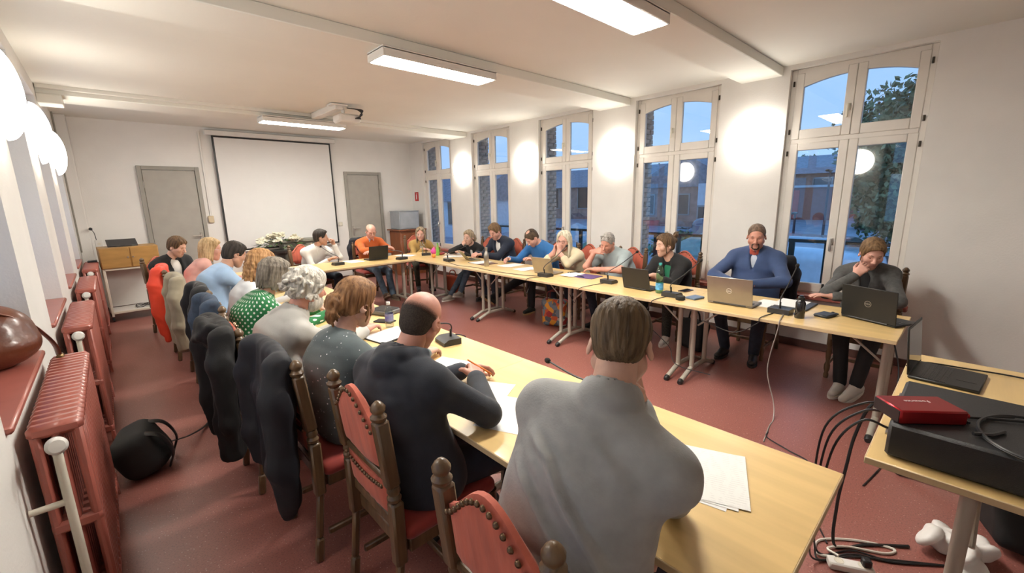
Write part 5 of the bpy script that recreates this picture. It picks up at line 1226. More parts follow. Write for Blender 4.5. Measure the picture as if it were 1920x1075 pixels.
cable('short black cable at the near table edge by the microphone base', [(1.56, 2.34, TZ+.012), (1.64, 2.37, TZ+.004), (1.674, 2.30, TZ+.002), (1.682, 2.28, .70), (1.64, 2.2, .66)])
# ---------------------------------------------------------------- equipment table
m_case = mat('black_tolex', (.016, .016, .017), .5, var=.2, bump=.25, bscale=420)
CZ = TZ+.128
r = thing('amplifier_case', 'large black amplifier case on the equipment table', 'amplifier', (2.145, -.22, TZ)); MB().box((0, 0, .066), (.51, .68, .124), b=.010).build('body', m_case, r)
for sx_ in (-1, 1):
    for sy_ in (-1, 1): MB().cyl((sx_*.22, sy_*.30, -.0), (sx_*.22, sy_*.30, .006), .012).build('rubber_foot', m_black, r)
mb = MB()
for k in range(4): mb.cyl((-.18+.12*k, .339, .06+.02*(k % 2)), (-.18+.12*k, .350, .06+.02*(k % 2)), .010, n=10)
mb.build('socket', m_chrome, r)
ri = thing('audio_interface', 'red metal audio interface lying on the black amplifier case', 'audio interface', (2.015, .055, CZ), R_(-48)); m_redm = mat('anodised_red', (.33, .018, .022), .28, metal=.75)
MB().box((0, 0, .026), (.215, .125, .050), b=.005).build('shell', m_redm, ri); MB().box((-.109, 0, .026), (.003, .115, .042)).build('front_panel', m_black, ri)
MB().cyl((.108, -.045, .03), (.118, -.045, .03), .010).build('knob', m_redm, ri); text_obj('maker_text', 'Focusrite', .022, mat('pale_print', (.6, .45, .45), .5), ri, (0, .015, .0516), (0, 0, R_(180)))
cable('coiled black cable resting on the amplifier case', [(2.02+.17*math.cos(a)*1.1+.03, -.20+.14*math.sin(a)-.03, CZ+.006+.004*(a/6)) for a in np.linspace(.4, 12.2, 26)]+[(2.10, -.05, CZ+.006), (2.06, -.07, CZ+.006)], .0048)
cable('black plug lead beside the red audio interface', [(1.96, -.08, CZ+.012), (2.0, -.12, CZ+.008), (2.06, -.15, CZ+.007)], .006)
cable('black power lead trailing over the back of the equipment table', [(3.0, .16, TZ+.008), (3.13, .10, TZ+.006), (3.16, -.05, TZ+.006), (3.18, -.25, TZ+.006), (3.12, -.6, TZ+.006)], .004)
for k, (dx, dy) in enumerate([(0, 0), (.03, .012), (-.02, .02)]):
    cable('black lead dropping from the amplifier case to the floor', [(2.0+.1*k, .125, TZ+.06+.02*(k % 2)), (1.98+.09*k, .20+dy, TZ+.07), (1.95+.08*k, .27+.03*k, TZ-.06), (1.98+.06*k, .30+.02*k, .35), (2.10+.05*k+dx, .32, .06), (2.18+dx, .27+dy, .008), (2.30+dx, .20, .007), (2.38, .06+dy, .007), (2.52, -.10, .007)], .0045, None, 'black leads behind the equipment table')
cable('thick black lead with adapter hanging from the equipment table corner', [(2.45, .13, TZ+.03), (2.42, .22, TZ-.03), (2.40, .26, .55), (2.36, .27, .40), (2.34, .28, .2), (2.30, .26, .012), (2.42, .16, .008), (2.55, .02, .008)], .007)
cable('thin black cable wandering across the red floor to the window tables', [(2.30, .29, .006), (2.55, .42, .006), (2.70, .42, .006), (2.78, .56, .006), (2.98, .52, .006), (3.05, .66, .006), (3.12, .80, .006), (3.20, .82, .006)], .004)
cable('black cable hanging from the far end of the window tables', [(3.62, .27, .70), (3.58, .22, .5), (3.45, .21, .2), (3.32, .20, .02), (3.15, .22, .006), (2.95, .25, .006)], .0045)
m_wcab = mat('white_cable', (.62, .59, .53), .45)
cable('white power lead looped on the floor below the equipment table', [(2.22, .245, .012), (2.20, .31, .006), (2.30, .32, .006), (2.42, .20, .006), (2.48, .07, .006), (2.42, .09, .006), (2.34, .22, .008), (2.26, .28, .012), (2.24, .235, .014)], .006, m_wcab, 'white cables')
r = thing('power_strip', 'white multi-socket power strip on the floor below the equipment table', 'power strip', (2.20, .185, .0), R_(-62)); MB().box((0, 0, .019), (.17, .052, .036), b=.006).build('body', m_white, r)
for k in (-1, 1): MB().lathe([(.019, .0375), (.019, .0385), (.016, .0385), (.016, .0376)], 16, (k*.045, 0, 0)).build('socket', m_cream, r)
MB().box((.055, 0, .055), (.035, .035, .035), b=.006).build('plug', m_black, r)
bgp = SDF(); bgp.rbox((0, 0, .16), (.36, .26, .30), rotm(0, 8, 12), .05, .02); bgp.cap((-.12, 0, .30), (.1, 0, .33), .03, .03, .04); v, q = bgp.mesh(.016); o = link('black_bag', mesh_np('bag', folds(v, q, .01, 14, 4), q, [c_pk])); o.location = (2.98, -.33, 0); tag(o, 'black soft bag on the floor under the equipment table', 'bag')
tb_ = SDF()
for k in range(14): p = rng.normal(size=3)*V(.09, .06, .02); tb_.ell(V(0, 0, .05)+p, (.07, .05, .03), rotm(*(rng.uniform(-60, 60, 3))), .012)
tb_.half((0, 0, -1), 0, .004); v, q = tb_.mesh(.010); o = link('plastic_bag', mesh_np('plastic_bag', folds(v, q, .008, 30, 4), q, [mat('white_polythene', (.70, .68, .65), .35)])); o.location = (2.66, -.16, 0.003); tag(o, 'crumpled white plastic bag on the floor under the equipment table', 'plastic bag')
# ---------------------------------------------------------------- radiators and wall things on the left
def make_radiator(n=20):
    r = thing('radiator', 'x', 'radiator'); L = 1.06; pitch = L/n
    for i in range(n):
        y = -L/2+pitch*(i+.5); s = MB()
        s.box((0, y, .855), (.150, pitch*.94, .055), b=.016); s.box((0, y, .46), (.142, pitch*.9, .05), b=.012); s.box((0, y, .11), (.150, pitch*.92, .06), b=.014)
        for xx in (-.055, 0, .055): s.box((xx, y, .48), (.030, pitch*.80, .74), b=.010)
        if i in (0, n-1): s.box((-.062, y, .04), (.024, pitch*.8, .10), b=.005); s.box((.062, y, .04), (.024, pitch*.8, .10), b=.005)
        s.build('section', m_red, r)
    p = MB(); p.tube(path([(-.0, -L/2-.07, .0), (-.0, -L/2-.07, .40), (0, -L/2-.07, .72), (0, -L/2-.055, .80)], 3), .014, 10); p.tube([(-.0, -L/2-.07, .60), (-.10, -L/2-.07, .60)], .012, 10); p.build('pipe', m_cream, r)
    v_ = MB(); v_.cyl((0, -L/2, .82), (0, -L/2-.05, .82), .014); v_.cyl((0, -L/2-.055, .78), (0, -L/2-.055, .83), .016); v_.build('valve_body', m_chrome, r)
    MB().lathe([(.020, 0), (.030, .004), (.031, .035), (.022, .048), (.001, .05)], 18, (0, -L/2-.055, .82), frame_z((.15, -1, .25))).build('valve_knob', m_white, r)
    return r
rad = make_radiator(); index_kids()
for k, (yy, d) in enumerate([(2.70, 'beside the black backpack'), (4.50, 'between the backpack and the coats'), (6.30, 'level with the orange-red jacket'), (8.10, 'next to the wooden cart')]):
    lab = 'red-brown cast iron column radiator '+d
    if k == 0: rad.location = (XL+.105, yy+.04, 0); tag(rad, lab, 'radiator', 'cast iron radiators')
    else: copy_tree(rad, None, (XL+.105, yy+.04, 0), 0, lab, 'cast iron radiators')
# brown leather bag on the sill
m_lea = mat('brown_leather', (.12, .033, .014), .33, var=.3, vscale=9, coat=.2, bump=.15, bscale=50)
r = thing('leather_bag', 'brown leather handbag lying on the red window sill', 'bag', (-.52, 3.03, LB+.03), 0)
s = SDF(); s.ell((0, 0, .10), (.20, .17, .11), None, .02); s.ell((.03, .02, .18), (.15, .14, .11), None, .05); s.half((0, 0, -1), 0, .01); v, q = s.mesh(.011); link('body', mesh_np('bag', folds(v, q, .008, 22, 6), q, [m_lea]), r)
MB().tube(path([(-.05, -.10, .22), (.06, -.08, .27), (.16, .0, .20), (.205, .10, .10), (.225, .17, .02), (.228, .20, -.04)], 6), .016, 8, flat=.35).build('strap', m_lea, r)
MB().box((.228, .205, -.055), (.03, .05, .045), rotm(0, 20, 0), b=.008).build('buckle', mat('old_brass', (.25, .17, .08), .35, metal=.8), r)
MB().cyl((.05, -.03, .25), (.055, -.04, .262), .012).build('snap_button', m_chrome, r)
# backpack by the radiator
r = thing('backpack', 'black backpack slumped on the floor against the first radiator', 'backpack', (-.055, 3.44, 0), R_(-10)); s = SDF(); s.rbox((0, 0, .15), (.22, .36, .28), rotm(0, -24, 0), .08, .03); s.ell((.05, -.02, .11), (.11, .15, .10), None, .03); s.half((0, 0, -1), -.002, .01); v, q = s.mesh(.014); link('body', mesh_np('backpack', folds(v, q, .010, 16, 5), q, [mat('charcoal_nylon', (.016, .018, .019), .7, var=.3)]), r)
for k in (-1, 1): MB().tube(path([(.0, k*.09, .285), (.11, k*.10, .25), (.165, k*.11, .13), (.14, k*.10, .03)], 5), .028, 8, flat=.25).build('shoulder_strap', m_black, r)
MB().tube(path([(.14, .05, .12), (.22, .18, .07), (.30, .40, .015), (.34, .55, .006)], 5), .012, 6, flat=.3).build('loose_strap', m_black, r)
# ---------------------------------------------------------------- back wall things
r = thing('projection_screen', 'white pull-down projection screen with black border on the back wall', 'screen', (2.535, YB-.06, 0)); MB().box((0, 0, (.8126+2.8258)/2), (2.02, .006, 2.8258-.8126)).build('border', m_black, r); MB().box((0, -.0038, (.8126+2.8258)/2), (1.96, .003, 1.955)).build('canvas', mat('projection_fabric', (.74, .73, .71), .8, var=.01), r)
MB().box((0, .0, 2.87), (2.22, .085, .085), b=.012).build('case', m_white, r); MB().cyl((-1.0, 0, .80), (1.0, 0, .80), .012).build('bottom_bar', m_white, r)
r = thing('cable_duct', 'thin white cable duct running down the back wall to a switch', 'duct', (1.355, YB, 0)); MB().box((0, -.012, 2.17), (.03, .024, 1.42), b=.003).build('duct', m_white, r); MB().box((-.005, -.02, 1.40), (.085, .04, .12), b=.008).build('switch_box', mat('aged_cream_plastic', (.55, .45, .30), .5), r)
tag(MB().box((3.63, YB-.012, 1.20), (.08, .024, .08), b=.006).build('wall_switch', m_cream), 'cream light switch on the back wall beside the screen', 'switch')
r = thing('fire_sign', 'small red fire-extinguisher sign with white pictogram beside the corner', 'sign', (XW-.006, 9.06, 1.75)); MB().box((0, 0, 0), (.006, .155, .205), b=.001).build('plate', mat('sign_red', (.50, .018, .025), .4), r); ic = MB(); ic.box((-.0036, .005, -.012), (.001, .036, .10)); ic.box((-.0036, .005, .055), (.001, .018, .025)); ic.box((-.0036, -.015, .066), (.001, .05, .008)); ic.build('pictogram', m_white, r)
r = thing('cabinet', 'brown wooden cabinet standing in the corner by the window', 'cabinet', (5.0, 8.93, 0)); m_cab = mat('cherry_veneer', (.24, .075, .025), .4, var=.15, vscale=4, stretch=(3, 3, .5), coat=.2)
MB().box((0, .0, .50), (.60, .50, 1.0), b=.006).build('body', m_cab, r); MB().box((0, -.01, 1.015), (.70, .58, .03), b=.006).build('cornice', m_cab, r)
for k in (-1, 1):
    d_ = MB().box((k*.146, -.256, .50), (.285, .018, .90), b=.005).build('door', m_cab, r); MB().cyl((k*.03, -.265, .60), (k*.03, -.285, .60), .010).build('knob', m_dkmetal, d_)
r = thing('equipment_box', 'pale blue-grey metal box standing on the brown cabinet', 'box', (4.98, 8.95, 1.03)); MB().box((0, 0, .20), (.50, .42, .40), b=.012).build('body', mat('pale_blue_grey_enamel', (.33, .36, .39), .45), r); MB().box((0, -.212, .20), (.44, .006, .34), b=.002).build('front_panel', mat('light_grey_panel', (.38, .41, .44), .45), r); MB().box((0, 0, .404), (.52, .44, .012), b=.004).build('lid', mat('light_grey_panel', (.38, .41, .44), .45), r)
# wooden cart with a tablet on top
r = thing('wooden_cart', 'yellow-brown wooden cabinet on a cream tubular cart', 'cart', (.16, 8.62, 0), R_(3)); m_ply = mat('honey_plywood', (.40, .215, .060), .45, var=.12, vscale=4, stretch=(1, 1, 4))
MB().box((0, 0, .925), (.66, .46, .30), b=.006).build('box', m_ply, r)
for k in (-1, 1):
    d_ = MB().box((k*.165, -.236, .925), (.315, .014, .28), b=.004).build('door', m_ply, r); MB().cyl((k*.03, -.243, .93), (k*.03, -.262, .93), .010).build('knob', m_chrome, d_)
for sx_ in (-1, 1):
    for sy_ in (-1, 1): MB().box((sx_*.31, sy_*.21, .43), (.03, .03, .70), b=.004).build('leg', m_cream, r); MB().lathe([(.028, -.012), (.03, 0), (.028, .012)], 12, (sx_*.31, sy_*.21, .035), frame_z((1, 0, 0))).build('caster', m_black, r)
f = MB()
for z_ in (.765, .13):
    for sy_ in (-1, 1): f.box((0, sy_*.21, z_), (.64, .03, .03), b=.004)
    for sx_ in (-1, 1): f.box((sx_*.31, 0, z_), (.03, .42, .03), b=.004)
f.build('frame_rail', m_cream, r, kind='stuff'); MB().box((0, 0, .14), (.60, .40, .012)).build('lower_shelf', m_white, r); MB().box((0, .19, .45), (.58, .012, .58)).build('back_panel', m_white, r)
o = MB().box((0, 0, .0), (.34, .22, .012), rotm(24, 0, 0), b=.003).build('tablet', m_scr); o.location = (.11, 8.60, 1.128); o.rotation_euler = (0, 0, R_(4)); tag(o, 'thin black screen propped on the wooden cart', 'screen')
cable('tangle of dark cable on the lower shelf of the wooden cart', [(.25+.12*math.cos(a), 8.60+.08*math.sin(a*1.3), .165+.02*math.sin(a*2)) for a in np.linspace(0, 14, 30)], .006)
cable('black lead plugged into the wall socket beside the cart', [(-.20, 9.22, 1.32), (-.17, 9.14, 1.25), (-.16, 9.10, 1.05), (-.17, 9.0, .97), (-.15, 8.9, .93)], .005)
r = thing('wall_socket', 'white wall socket on the back wall beside the cart', 'socket', (-.14, YB-.19, 1.06)); MB().box((0, 0, 0), (.09, .03, .20), b=.008).build('plate', m_white, r); MB().cyl((0, -.015, .04), (0, -.018, .04), .02).build('outlet', m_cream, r); MB().cyl((-.06, -.01, .27), (-.06, -.05, .27), .022).build('plug', m_black, r)
tag(MB().box((-.24, 8.55, .895), (.10, .14, .02), b=.004).build('router', m_black), 'flat black box lying on the last radiator', 'router')
tag(MB().tube([(XL+.02, 8.93, ZC), (XL+.02, 8.93, 1.0)], .011, 6).build('pipe', mat('grey_pipe', (.25, .23, .20), .5)), 'thin grey pipe running up the wall by the last sill', 'pipe')
# flower arrangement behind the tables + grey stone bust-like fireplace niche
r = thing('flower_arrangement', 'white flower arrangement with green leaves below the screen', 'flowers', (2.30, 8.85, 0)); MB().lathe([(.16, 0), (.18, .02), (.10, .06), (.06, .40), (.07, .70), (.20, .76), (.22, .80)], 18).build('stand', mat('dark_metal_stand', (.05, .05, .045), .5), r)
lf = [MB().grid(np.array([[(0, 0, 0), (.018*w_, .06, .010), (0, .13, -.01)] for w_ in (-1, 0, 1)])).mesh('leaf')]; lf[0].materials.append(mat('dark_green_leaf', (.075, .15, .045), .5))
pt = MB()
for k in range(7):
    a = k*2*PI/7; pt.ell((.020*math.cos(a), .020*math.sin(a), .008), (.020, .013, .006), rotm(20*math.sin(a), -20*math.cos(a), math.degrees(a)), n=8, m=5)
pt.ell((0, 0, .012), (.010, .010, .008), n=8, m=5); ptm = pt.mesh('flower'); ptm.materials.append(mat('white_petal', (.78, .74, .58), .6))
for k in range(80):
    a = rng.uniform(0, 6.28); rr = rng.uniform(.05, .30); o = link('leaf', lf[0], r); o.location = (rr*1.35*math.cos(a), rr*.6*math.sin(a), .84+.16*(1-rr/.33)+rng.uniform(-.03, .03)); o.rotation_euler = (rng.uniform(-.5, .6), rng.uniform(-.5, .5), a-PI/2)
for k in range(34):
    a = rng.uniform(0, 6.28); rr = rng.uniform(.0, .30); o = link('flower', ptm, r); o.location = (rr*1.4*math.cos(a), rr*.6*math.sin(a), .91+.15*(1-(rr/.33)**2)+rng.uniform(-.02, .04)); o.rotation_euler = (rng.uniform(-.7, .4), rng.uniform(-.5, .5), a); o.scale = (1.9, 1.9, 1.9)
r = thing('stone_surround', 'grey stone-like arched surround with dark red centre below the screen', 'fireplace', (2.72, 9.0, 0)); m_st = mat('grey_green_stone', (.20, .20, .16), .6, var=.25, vscale=12)
poly = [(-.36, 0), (-.36, .92), (.36, .92), (.36, 0), (.20, 0), (.20, .58)]+[(.20*math.cos(t), .58+.16*math.sin(t)) for t in np.linspace(.3, PI-.3, 9)]+[(-.20, .58), (-.20, 0)]
MB().prism(poly, -.15, .15, None, np.array([[1., 0, 0], [0, 0, -1], [0, 1, 0]])).build('surround', m_st, r, smooth=False); MB().box((0, 0, .945), (.84, .38, .05), b=.012).build('mantel', m_st, r); MB().tube([(.215*math.cos(t), -.155, .58+.175*math.sin(t)) for t in np.linspace(0, PI, 15)], .018, 8).build('arch_moulding', m_st, r); MB().box((0, .10, .36), (.40, .04, .72)).build('red_panel', mat('deep_red_panel', (.28, .03, .02), .5), r)
# projector and its duct
r = thing('projector', 'white ceiling projector with loose black cables behind the far light fitting', 'projector', (2.62, 6.10, 0)); MB().box((-.12, .0, ZC-.02), (.22, .16, .02), b=.004).build('mount_plate', m_white, r); MB().cyl((-.05, .0, ZC-.02), (-.05, .0, ZC-.12), .022).build('mount_arm', m_white, r)
MB().box((.02, .06, ZC-.175), (.30, .26, .11), b=.025).build('body', m_white, r); MB().lathe([(.035, 0), (.04, .01), (.035, .03)], 16, (-.02, .19, ZC-.18), frame_z((0, 1, 0))).build('lens', m_black, r)
for k in range(5): MB().tube(path([(-.02+.03*k, -.06, ZC-.05), (.10+.02*k, -.12, ZC-.07), (.16, -.13+.02*k, ZC-.13), (.08+.02*k, -.075, ZC-.18)], 6), .007, 6).build('lead', m_black, r)
tag(MB().box((2.50, 6.50, ZC-.04), (.11, .92, .08), b=.006).build('cable_trunking', m_white), 'white cable trunking on the ceiling leading to the projector', 'trunking')
# bags on the floor at the window side
def floral():
    m = bpy.data.materials.new('floral_print'); m.use_nodes = True; t = m.node_tree; bs = t.nodes['Principled BSDF']; bs.inputs['Roughness'].default_value = .6
    tc = t.nodes.new('ShaderNodeTexCoord'); v = t.nodes.new('ShaderNodeTexVoronoi'); v.inputs['Scale'].default_value = 16; t.links.new(tc.outputs['Object'], v.inputs['Vector']); sp_ = t.nodes.new('ShaderNodeSeparateColor'); t.links.new(v.outputs['Color'], sp_.inputs[0])
    r = t.nodes.new('ShaderNodeValToRGB'); cr = r.color_ramp; cr.interpolation = 'CONSTANT'; cs = [(.10, .12, .14), (.55, .10, .03), (.70, .32, .03), (.16, .22, .26), (.32, .03, .03), (.55, .50, .42)]
    for i, c in enumerate(cs):
        e = cr.elements[i] if i < 2 else cr.elements.new(i/len(cs)); e.position = i/len(cs); e.color = (*c, 1)
    t.links.new(sp_.outputs[0], r.inputs[0]); t.links.new(r.outputs[0], bs.inputs['Base Color']); return m
r = thing('tote_bag', 'colourful floral tote bag on the floor below the cream sweater', 'bag', (4.15, 3.66, 0), R_(20)); s = SDF(); s.rbox((0, 0, .18), (.16, .34, .36), None, .05, .02); v, q = s.mesh(.014); link('body', mesh_np('tote', folds(v, q, .008, 20, 8), q, [floral()]), r)
for k in (-1, 1): MB().tube(path([(k*.05, -.09, .35), (k*.05, -.07, .46), (k*.05, .07, .46), (k*.05, .09, .35)], 5), .008, 6).build('handle', mat('dark_red_webbing', (.12, .02, .02), .7), r)
def soft_bag(label, x, y, d, m, seed, rz=0):
    s = SDF(); s.rbox((0, 0, d[2]/2), d, rotm(4, 6, 0), min(d)*.28, .02); v, q = s.mesh(.014); r = thing('bag', label, 'bag', (x, y, 0.004), R_(rz)); v = folds(v, q, .010, 18, seed); v[:, 2] -= v[:, 2].min(); link('body', mesh_np('bag', v, q, [m]), r); MB().tube(path([(0, -d[1]*.25, d[2]*.95), (0, -d[1]*.15, d[2]+.10), (0, d[1]*.15, d[2]+.10), (0, d[1]*.25, d[2]*.95)], 5), .010, 6).build('handle', m, r)
soft_bag('black bag on the floor between the pale T-shirt and the black cardigan', 4.52, 2.76, (.18, .24, .28), c_pk, 3, 10); soft_bag('black bag on the floor below the blue quarter-zip', 4.50, 1.96, (.18, .28, .32), c_pk, 5, -8); soft_bag('orange-red bag on the floor below the black blazer', 4.42, 6.35, (.18, .30, .30), cloth('orange_red_canvas', (.45, .09, .04)), 6, 20)
# ---------------------------------------------------------------- outside the windows: street at dusk
def gz(x): return -1.0 if x < 15 else min(-1.0+(x-15)*.085, .9)
m_asph = mat('dusk_asphalt', (.34, .36, .40), .6, var=.15, vscale=2)
g = MB(); xs_ = [5.95, 15, 20, 27, 37.4, 70]; g.grid(np.array([[(x, y, gz(x)) for y in (-30, 0, 30, 70)] for x in xs_])); struct(g.build('ground', m_asph, smooth=False))
m_hb = mat('dusk_brick', (.32, .19, .165), .85, var=.25, vscale=3, bump=.2, bscale=20); m_hw = mat('pale_render', (.62, .64, .68), .8, var=.08); m_rf = mat('slate_roof', (.17, .18, .22), .6, var=.3, vscale=5); m_win = mat('dark_house_window', (.012, .016, .024), .15); m_wf = mat('house_window_frame', (.25, .26, .27), .6)
def house(label, x, y, w, d, h, rh, m, rz=0, wins=(), gable_y=True, z=None):
    """x,y = middle of the front facing the hall (front looks to -X)"""
    r = thing('house', label, 'building', (x, y, gz(x) if z is None else z), R_(rz)); MB().box((d/2, 0, h/2), (d, w, h)).build('wall', m, r)
    if rh:
        if gable_y: poly = [(-w/2-.2, 0), (w/2+.2, 0), (0, rh)]; MB().prism(poly, -.2, d+.2, (0, 0, h), np.array([[0, 0, 1.], [1, 0, 0], [0, 1, 0]])).build('roof', m_rf, r, smooth=False)
        else: poly = [(-.3, 0), (d+.3, 0), (d/2, rh)]; MB().prism(poly, -w/2-.2, w/2+.2, (0, 0, h), np.array([[1., 0, 0], [0, 0, 1.], [0, 1, 0]])).build('roof', m_rf, r, smooth=False)
    for (yy, zz, ww, hh) in wins:
        f = MB().box((-.02, yy, zz), (.08, ww+.16, hh+.16)).build('window', m_wf, r); MB().box((-.05, yy, zz), (.06, ww, hh)).build('pane', m_win, f)
    return r
house('brick house with slate gable across the street, beyond the shop sign', 25, 12.1, 6.4, 8, 2.3, 1.9, m_hb, wins=[(-2.2, 1.3, .8, 1.1), (0, 1.3, .8, 1.1), (2.2, 1.3, .8, 1.1)])
sh = house('pale shopfront annexe carrying the round-emblem sign', 21.0, 8.1, 2.6, 3.0, 2.7, 0, m_hw, wins=[(.9, .9, .6, 1.4)])
r = thing('shop_sign', 'black shop sign with a white ring emblem on the pale shopfront', 'sign', (20.9, 8.15, gz(21)+2.05)); MB().box((0, 0, 0), (.08, 1.35, 1.35), b=.01).build('panel', mat('sign_black', (.012, .016, .022), .4), r); m_sw = mat('sign_white', (.62, .66, .70), .5)
MB().tube([(-.05, .50*math.cos(t), .50*math.sin(t)+.06) for t in np.linspace(0, 2*PI, 33)[:-1]], .025, 6, closed=True).build('ring', m_sw, r); e = MB(); e.box((-.05, 0, .06), (.02, .78, .12)); e.box((-.05, 0, .30), (.02, .05, .22), rotm(35, 0, 0)); e.box((-.05, 0, .30), (.02, .05, .22), rotm(-35, 0, 0)); e.box((-.05, 0, -.16), (.02, .06, .16)); e.build('emblem', m_sw, r, smooth=False); MB().box((-.05, 0, -.58), (.02, .7, .05)).build('lettering_bar', m_sw, r)
house('long low brick house with dormers far along the street', 27, 22.9, 14, 8, 2.4, 1.6, m_hb, wins=[(-5, 1.6, 1, 1.5), (-2, 1.6, 1, 1.5), (1, 1.6, 1, 1.5), (4, 1.6, 1, 1.5)], gable_y=False)
house('slate-roofed pale house seen past the far end windows', 17, 27, 10, 7, 2.4, 2.2, m_hw, wins=[(-3, 1.6, 1, 1.4), (0, 1.6, 1, 1.4), (3, 1.6, 1, 1.4)], gable_y=False)
house('tall brick terrace further down the street', 31, 42, 18, 9, 3.6, 2.0, m_hb, wins=[(-6, 1.6, 1, 1.5), (-2, 1.6, 1, 1.5), (2, 1.6, 1, 1.5), (6, 1.6, 1, 1.5)], gable_y=False)
house('wide slate-roofed house behind the red garage', 36, 10.6, 12, 9, 2.2, 1.5, m_hb, wins=[(-3, 1.3, 1, 1.1), (0, 1.3, 1, 1.1), (3, 1.3, 1, 1.1)], gable_y=False)
r = thing('garage', 'low garage with one bright red door across the street', 'garage', (29, 6.7, gz(29))); MB().box((1.5, 0, .9), (3, 3.6, 1.8)).build('wall', mat('dull_red_wall', (.34, .13, .11), .7), r); MB().box((-.04, 1.05, .85), (.08, 1.2, 1.6)).build('door', mat('bright_red_door', (.70, .11, .07), .5), r); MB().box((1.5, 0, 1.85), (3.3, 3.9, .12)).build('roof', m_hw, r)
house('small dark house beyond the little tree', 31, 2.2, 4.2, 5, 2.2, 1.2, mat('mauve_brick', (.28, .19, .22), .8, var=.2), gable_y=False)
# trees
m_lf = mat('dusk_foliage', (.16, .21, .10), .7, var=.45, vscale=1.6, bump=0); m_bark = mat('bark', (.05, .04, .03), .9)
def tree(label, x, y, h, rx, rz_, n, seed, leaf=.22, trunk=.22, name='tree', cz=None):
    g_ = np.random.default_rng(seed); r = thing(name, label, 'tree', (x, y, gz(x))); cz = cz if cz else h-rz_
    if trunk: 
        tr = MB(); tr.tube([(0, 0, 0), (.05, 0, cz*.5), (0, .05, cz)], [trunk, trunk*.8, trunk*.5], 8)
        for k in range(7): a = k*.9; tr.tube([(0, 0, cz*.75), (rx*.5*math.cos(a), rx*.5*math.sin(a), cz+rz_*.2)], [trunk*.4, trunk*.12], 6)
        tr.build('trunk', m_bark, r)
    v = []; f = []; bl = g_.normal(size=(26, 3)); bl = bl/np.linalg.norm(bl, axis=1, keepdims=True)*g_.uniform(.35, .85, (26, 1))
    for i in range(n):
        b = bl[g_.integers(26)]; p = (b+unit(g_.normal(size=3))*g_.uniform(.18, .42))*V(rx, rx, rz_)+V(0, 0, cz); a = unit(g_.normal(size=3))*leaf; c = unit(np.cross(a, g_.normal(size=3)))*leaf*.55; k = len(v)
        v += [p-a, p+c, p+a, p-c]; f.append((k, k+1, k+2, k+3))
    mb = MB(); mb.add(v, f); mb.build('foliage', m_lf, r, smooth=False, kind='stuff')
tree('large leafy tree standing outside the window nearest the equipment table', 17.5, .80, 6.6, 3.0, 3.3, 36000, 3, .095, .25, cz=3.2)
tree('small young tree before the dark house', 27.5, 3.35, 2.9, .9, .8, 1800, 5, .13, .07); tree('round clipped shrub at the foot of the young tree', 26.0, 3.3, .8, .7, .42, 900, 6, .09, 0, 'shrub', cz=.35)
tree('distant dark tree behind the slate-roofed house', 50, 12, 4.4, 2.6, 1.8, 3000, 7, .30, .3); tree('tree beyond the shopfront annexe', 41, 21, 4.0, 2.6, 1.8, 3000, 8, .3, .3); tree('green shrub below the shop sign', 15.4, 7.6, 1.6, .9, .7, 1400, 9, .10, 0, 'shrub', cz=.7); tree('tree far along the street past the terrace', 20, 37, 4.2, 2.6, 1.8, 2500, 10, .3, .3)
# cars
m_carg = mat('silver_blue_car_paint', (.40, .46, .52), .25, metal=.5, coat=.8); m_card = mat('dark_car_paint', (.10, .12, .16), .22, metal=.5, coat=.8); m_carw = mat('white_car_paint', (.70, .75, .80), .25, coat=.8); m_cg = mat('car_glass', (.015, .02, .028), .05, spec=.9); m_tyre = mat('tyre', (.015, .015, .015), .9)
def car(label, x, y, rz, m):
    r = thing('car', label, 'car', (x, y, gz(x)), R_(rz)); s = SDF(); s.rbox((0, 0, .60), (4.2, 1.72, .62), None, .22, .08); s.rbox((-.15, 0, 1.02), (2.35, 1.50, .62), None, .28, .25)
    for sx_ in (-1, 1):
        for sy_ in (-1, 1): s.cap((sx_*1.3, sy_*.7, .33), (sx_*1.3, sy_*1.0, .33), .37, None, .02, -1)
    v, q = s.mesh(.08); link('body', mesh_np('car_body', v, q, [m]), r)
    gl_ = SDF(); gl_.rbox((-.15, 0, 1.08), (2.22, 1.56, .36), None, .16, .02); v, q = gl_.mesh(.075); link('glazing', mesh_np('car_glass', v, q, [m_cg]), r)
    for sx_ in (-1, 1):
        for sy_ in (-1, 1): MB().lathe([(.20, -.10), (.31, -.10), (.325, -.05), (.325, .05), (.31, .10), (.20, .10)], 20, (sx_*1.3, sy_*.76, .325), frame_z((0, 1, 0))).build('wheel', m_tyre, r); MB().box((sx_*2.06, sy_*.58, .66), (.06, .30, .14), b=.02).build('lamp', m_white if sx_ > 0 else mat('tail_lamp', (.3, .02, .02), .3), r)
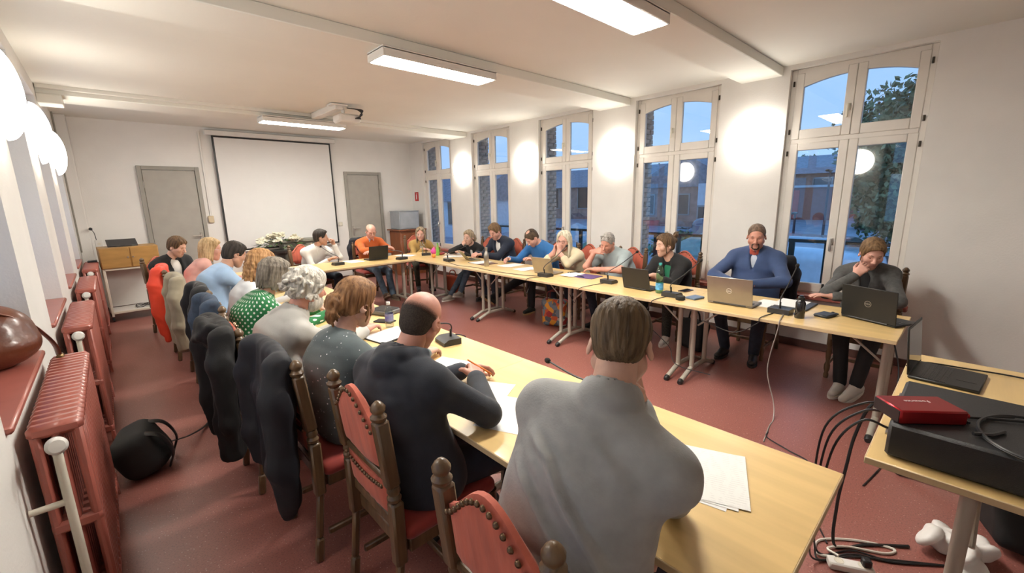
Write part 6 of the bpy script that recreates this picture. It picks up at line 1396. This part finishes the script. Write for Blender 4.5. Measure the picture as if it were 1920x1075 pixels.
car('white car parked outside the window nearest the equipment table', 12.4, 2.75, 78, m_carw); car('silver-blue car parked behind the white car', 15.2, 3.5, 80, m_carg); car('dark car parked past the silver-blue car', 18.7, 7.2, 86, m_card); car('dark car parked below the large tree', 13.5, -2.9, 82, m_card)
# lamp posts, railing, parasols
def lamp_post(label, x, y, h):
    r = thing('street_lamp', label, 'street lamp', (x, y, gz(x))); MB().lathe([(.09, 0), (.09, .3), (.05, .35), (.035, h)], 10).build('pole', mat('purple_grey_steel', (.06, .05, .075), .5), r); MB().box((-.25, 0, h), (.6, .14, .08), b=.03).build('head', m_dkmetal, r)
lamp_post('tall street lamp before the red garage', 21, 4.22, 3.0); lamp_post('short bollard lamp between the parked cars and the garage', 19, 4.75, 1.6)
m_rail = mat('dark_green_railing', (.012, .028, .024), .45)
r = thing('railing', 'dark green metal railing on the terrace outside the windows', 'railing', (7.6, 0, -.02)); MB().box((0, 4.0, .98), (.05, 13.6, .05), b=.006).build('top_rail', m_rail, r); MB().box((0, 4.0, .12), (.04, 13.6, .04), b=.006).build('bottom_rail', m_rail, r)
rm = MB().box((0, 0, .49), (.055, .075, .98), b=.006).mesh('post'); rm.materials.append(m_rail)
for k in range(30): o = link('post', rm, r); o.location = (0, -2.6+k*.45, 0)
struct(MB().box((6.85, 4, -.12), (1.9, 14, .2)).build('terrace', m_asph))
m_par = mat('grey_green_canvas', (.30, .36, .31), .8, var=.1)
def parasol(label, x, y, h, rad, m):
    r = thing('parasol', label, 'parasol', (x, y, gz(x))); MB().cyl((0, 0, 0), (0, 0, h), .03).build('pole', m_dkmetal, r); MB().lathe([(rad, h-.55), (rad*.98, h-.50), (rad*.5, h-.22), (.04, h), (.001, h+.01)], 8).build('canopy', m, r); MB().box((0, 0, .04), (.5, .5, .08), b=.01).build('foot', m_dkmetal, r)
parasol('grey-green parasol on the terrace outside the window behind the black cardigan', 11.2, 4.7, 1.75, 1.1, m_par); parasol('green parasol outside the window behind the cream sweater', 10.4, 7.0, 1.75, 1.1, mat('dark_green_canvas', (.06, .24, .15), .8)); parasol('pale parasol outside the second window from the back', 11.8, 9.4, 1.8, 1.1, mat('pale_canvas', (.45, .46, .48), .8))
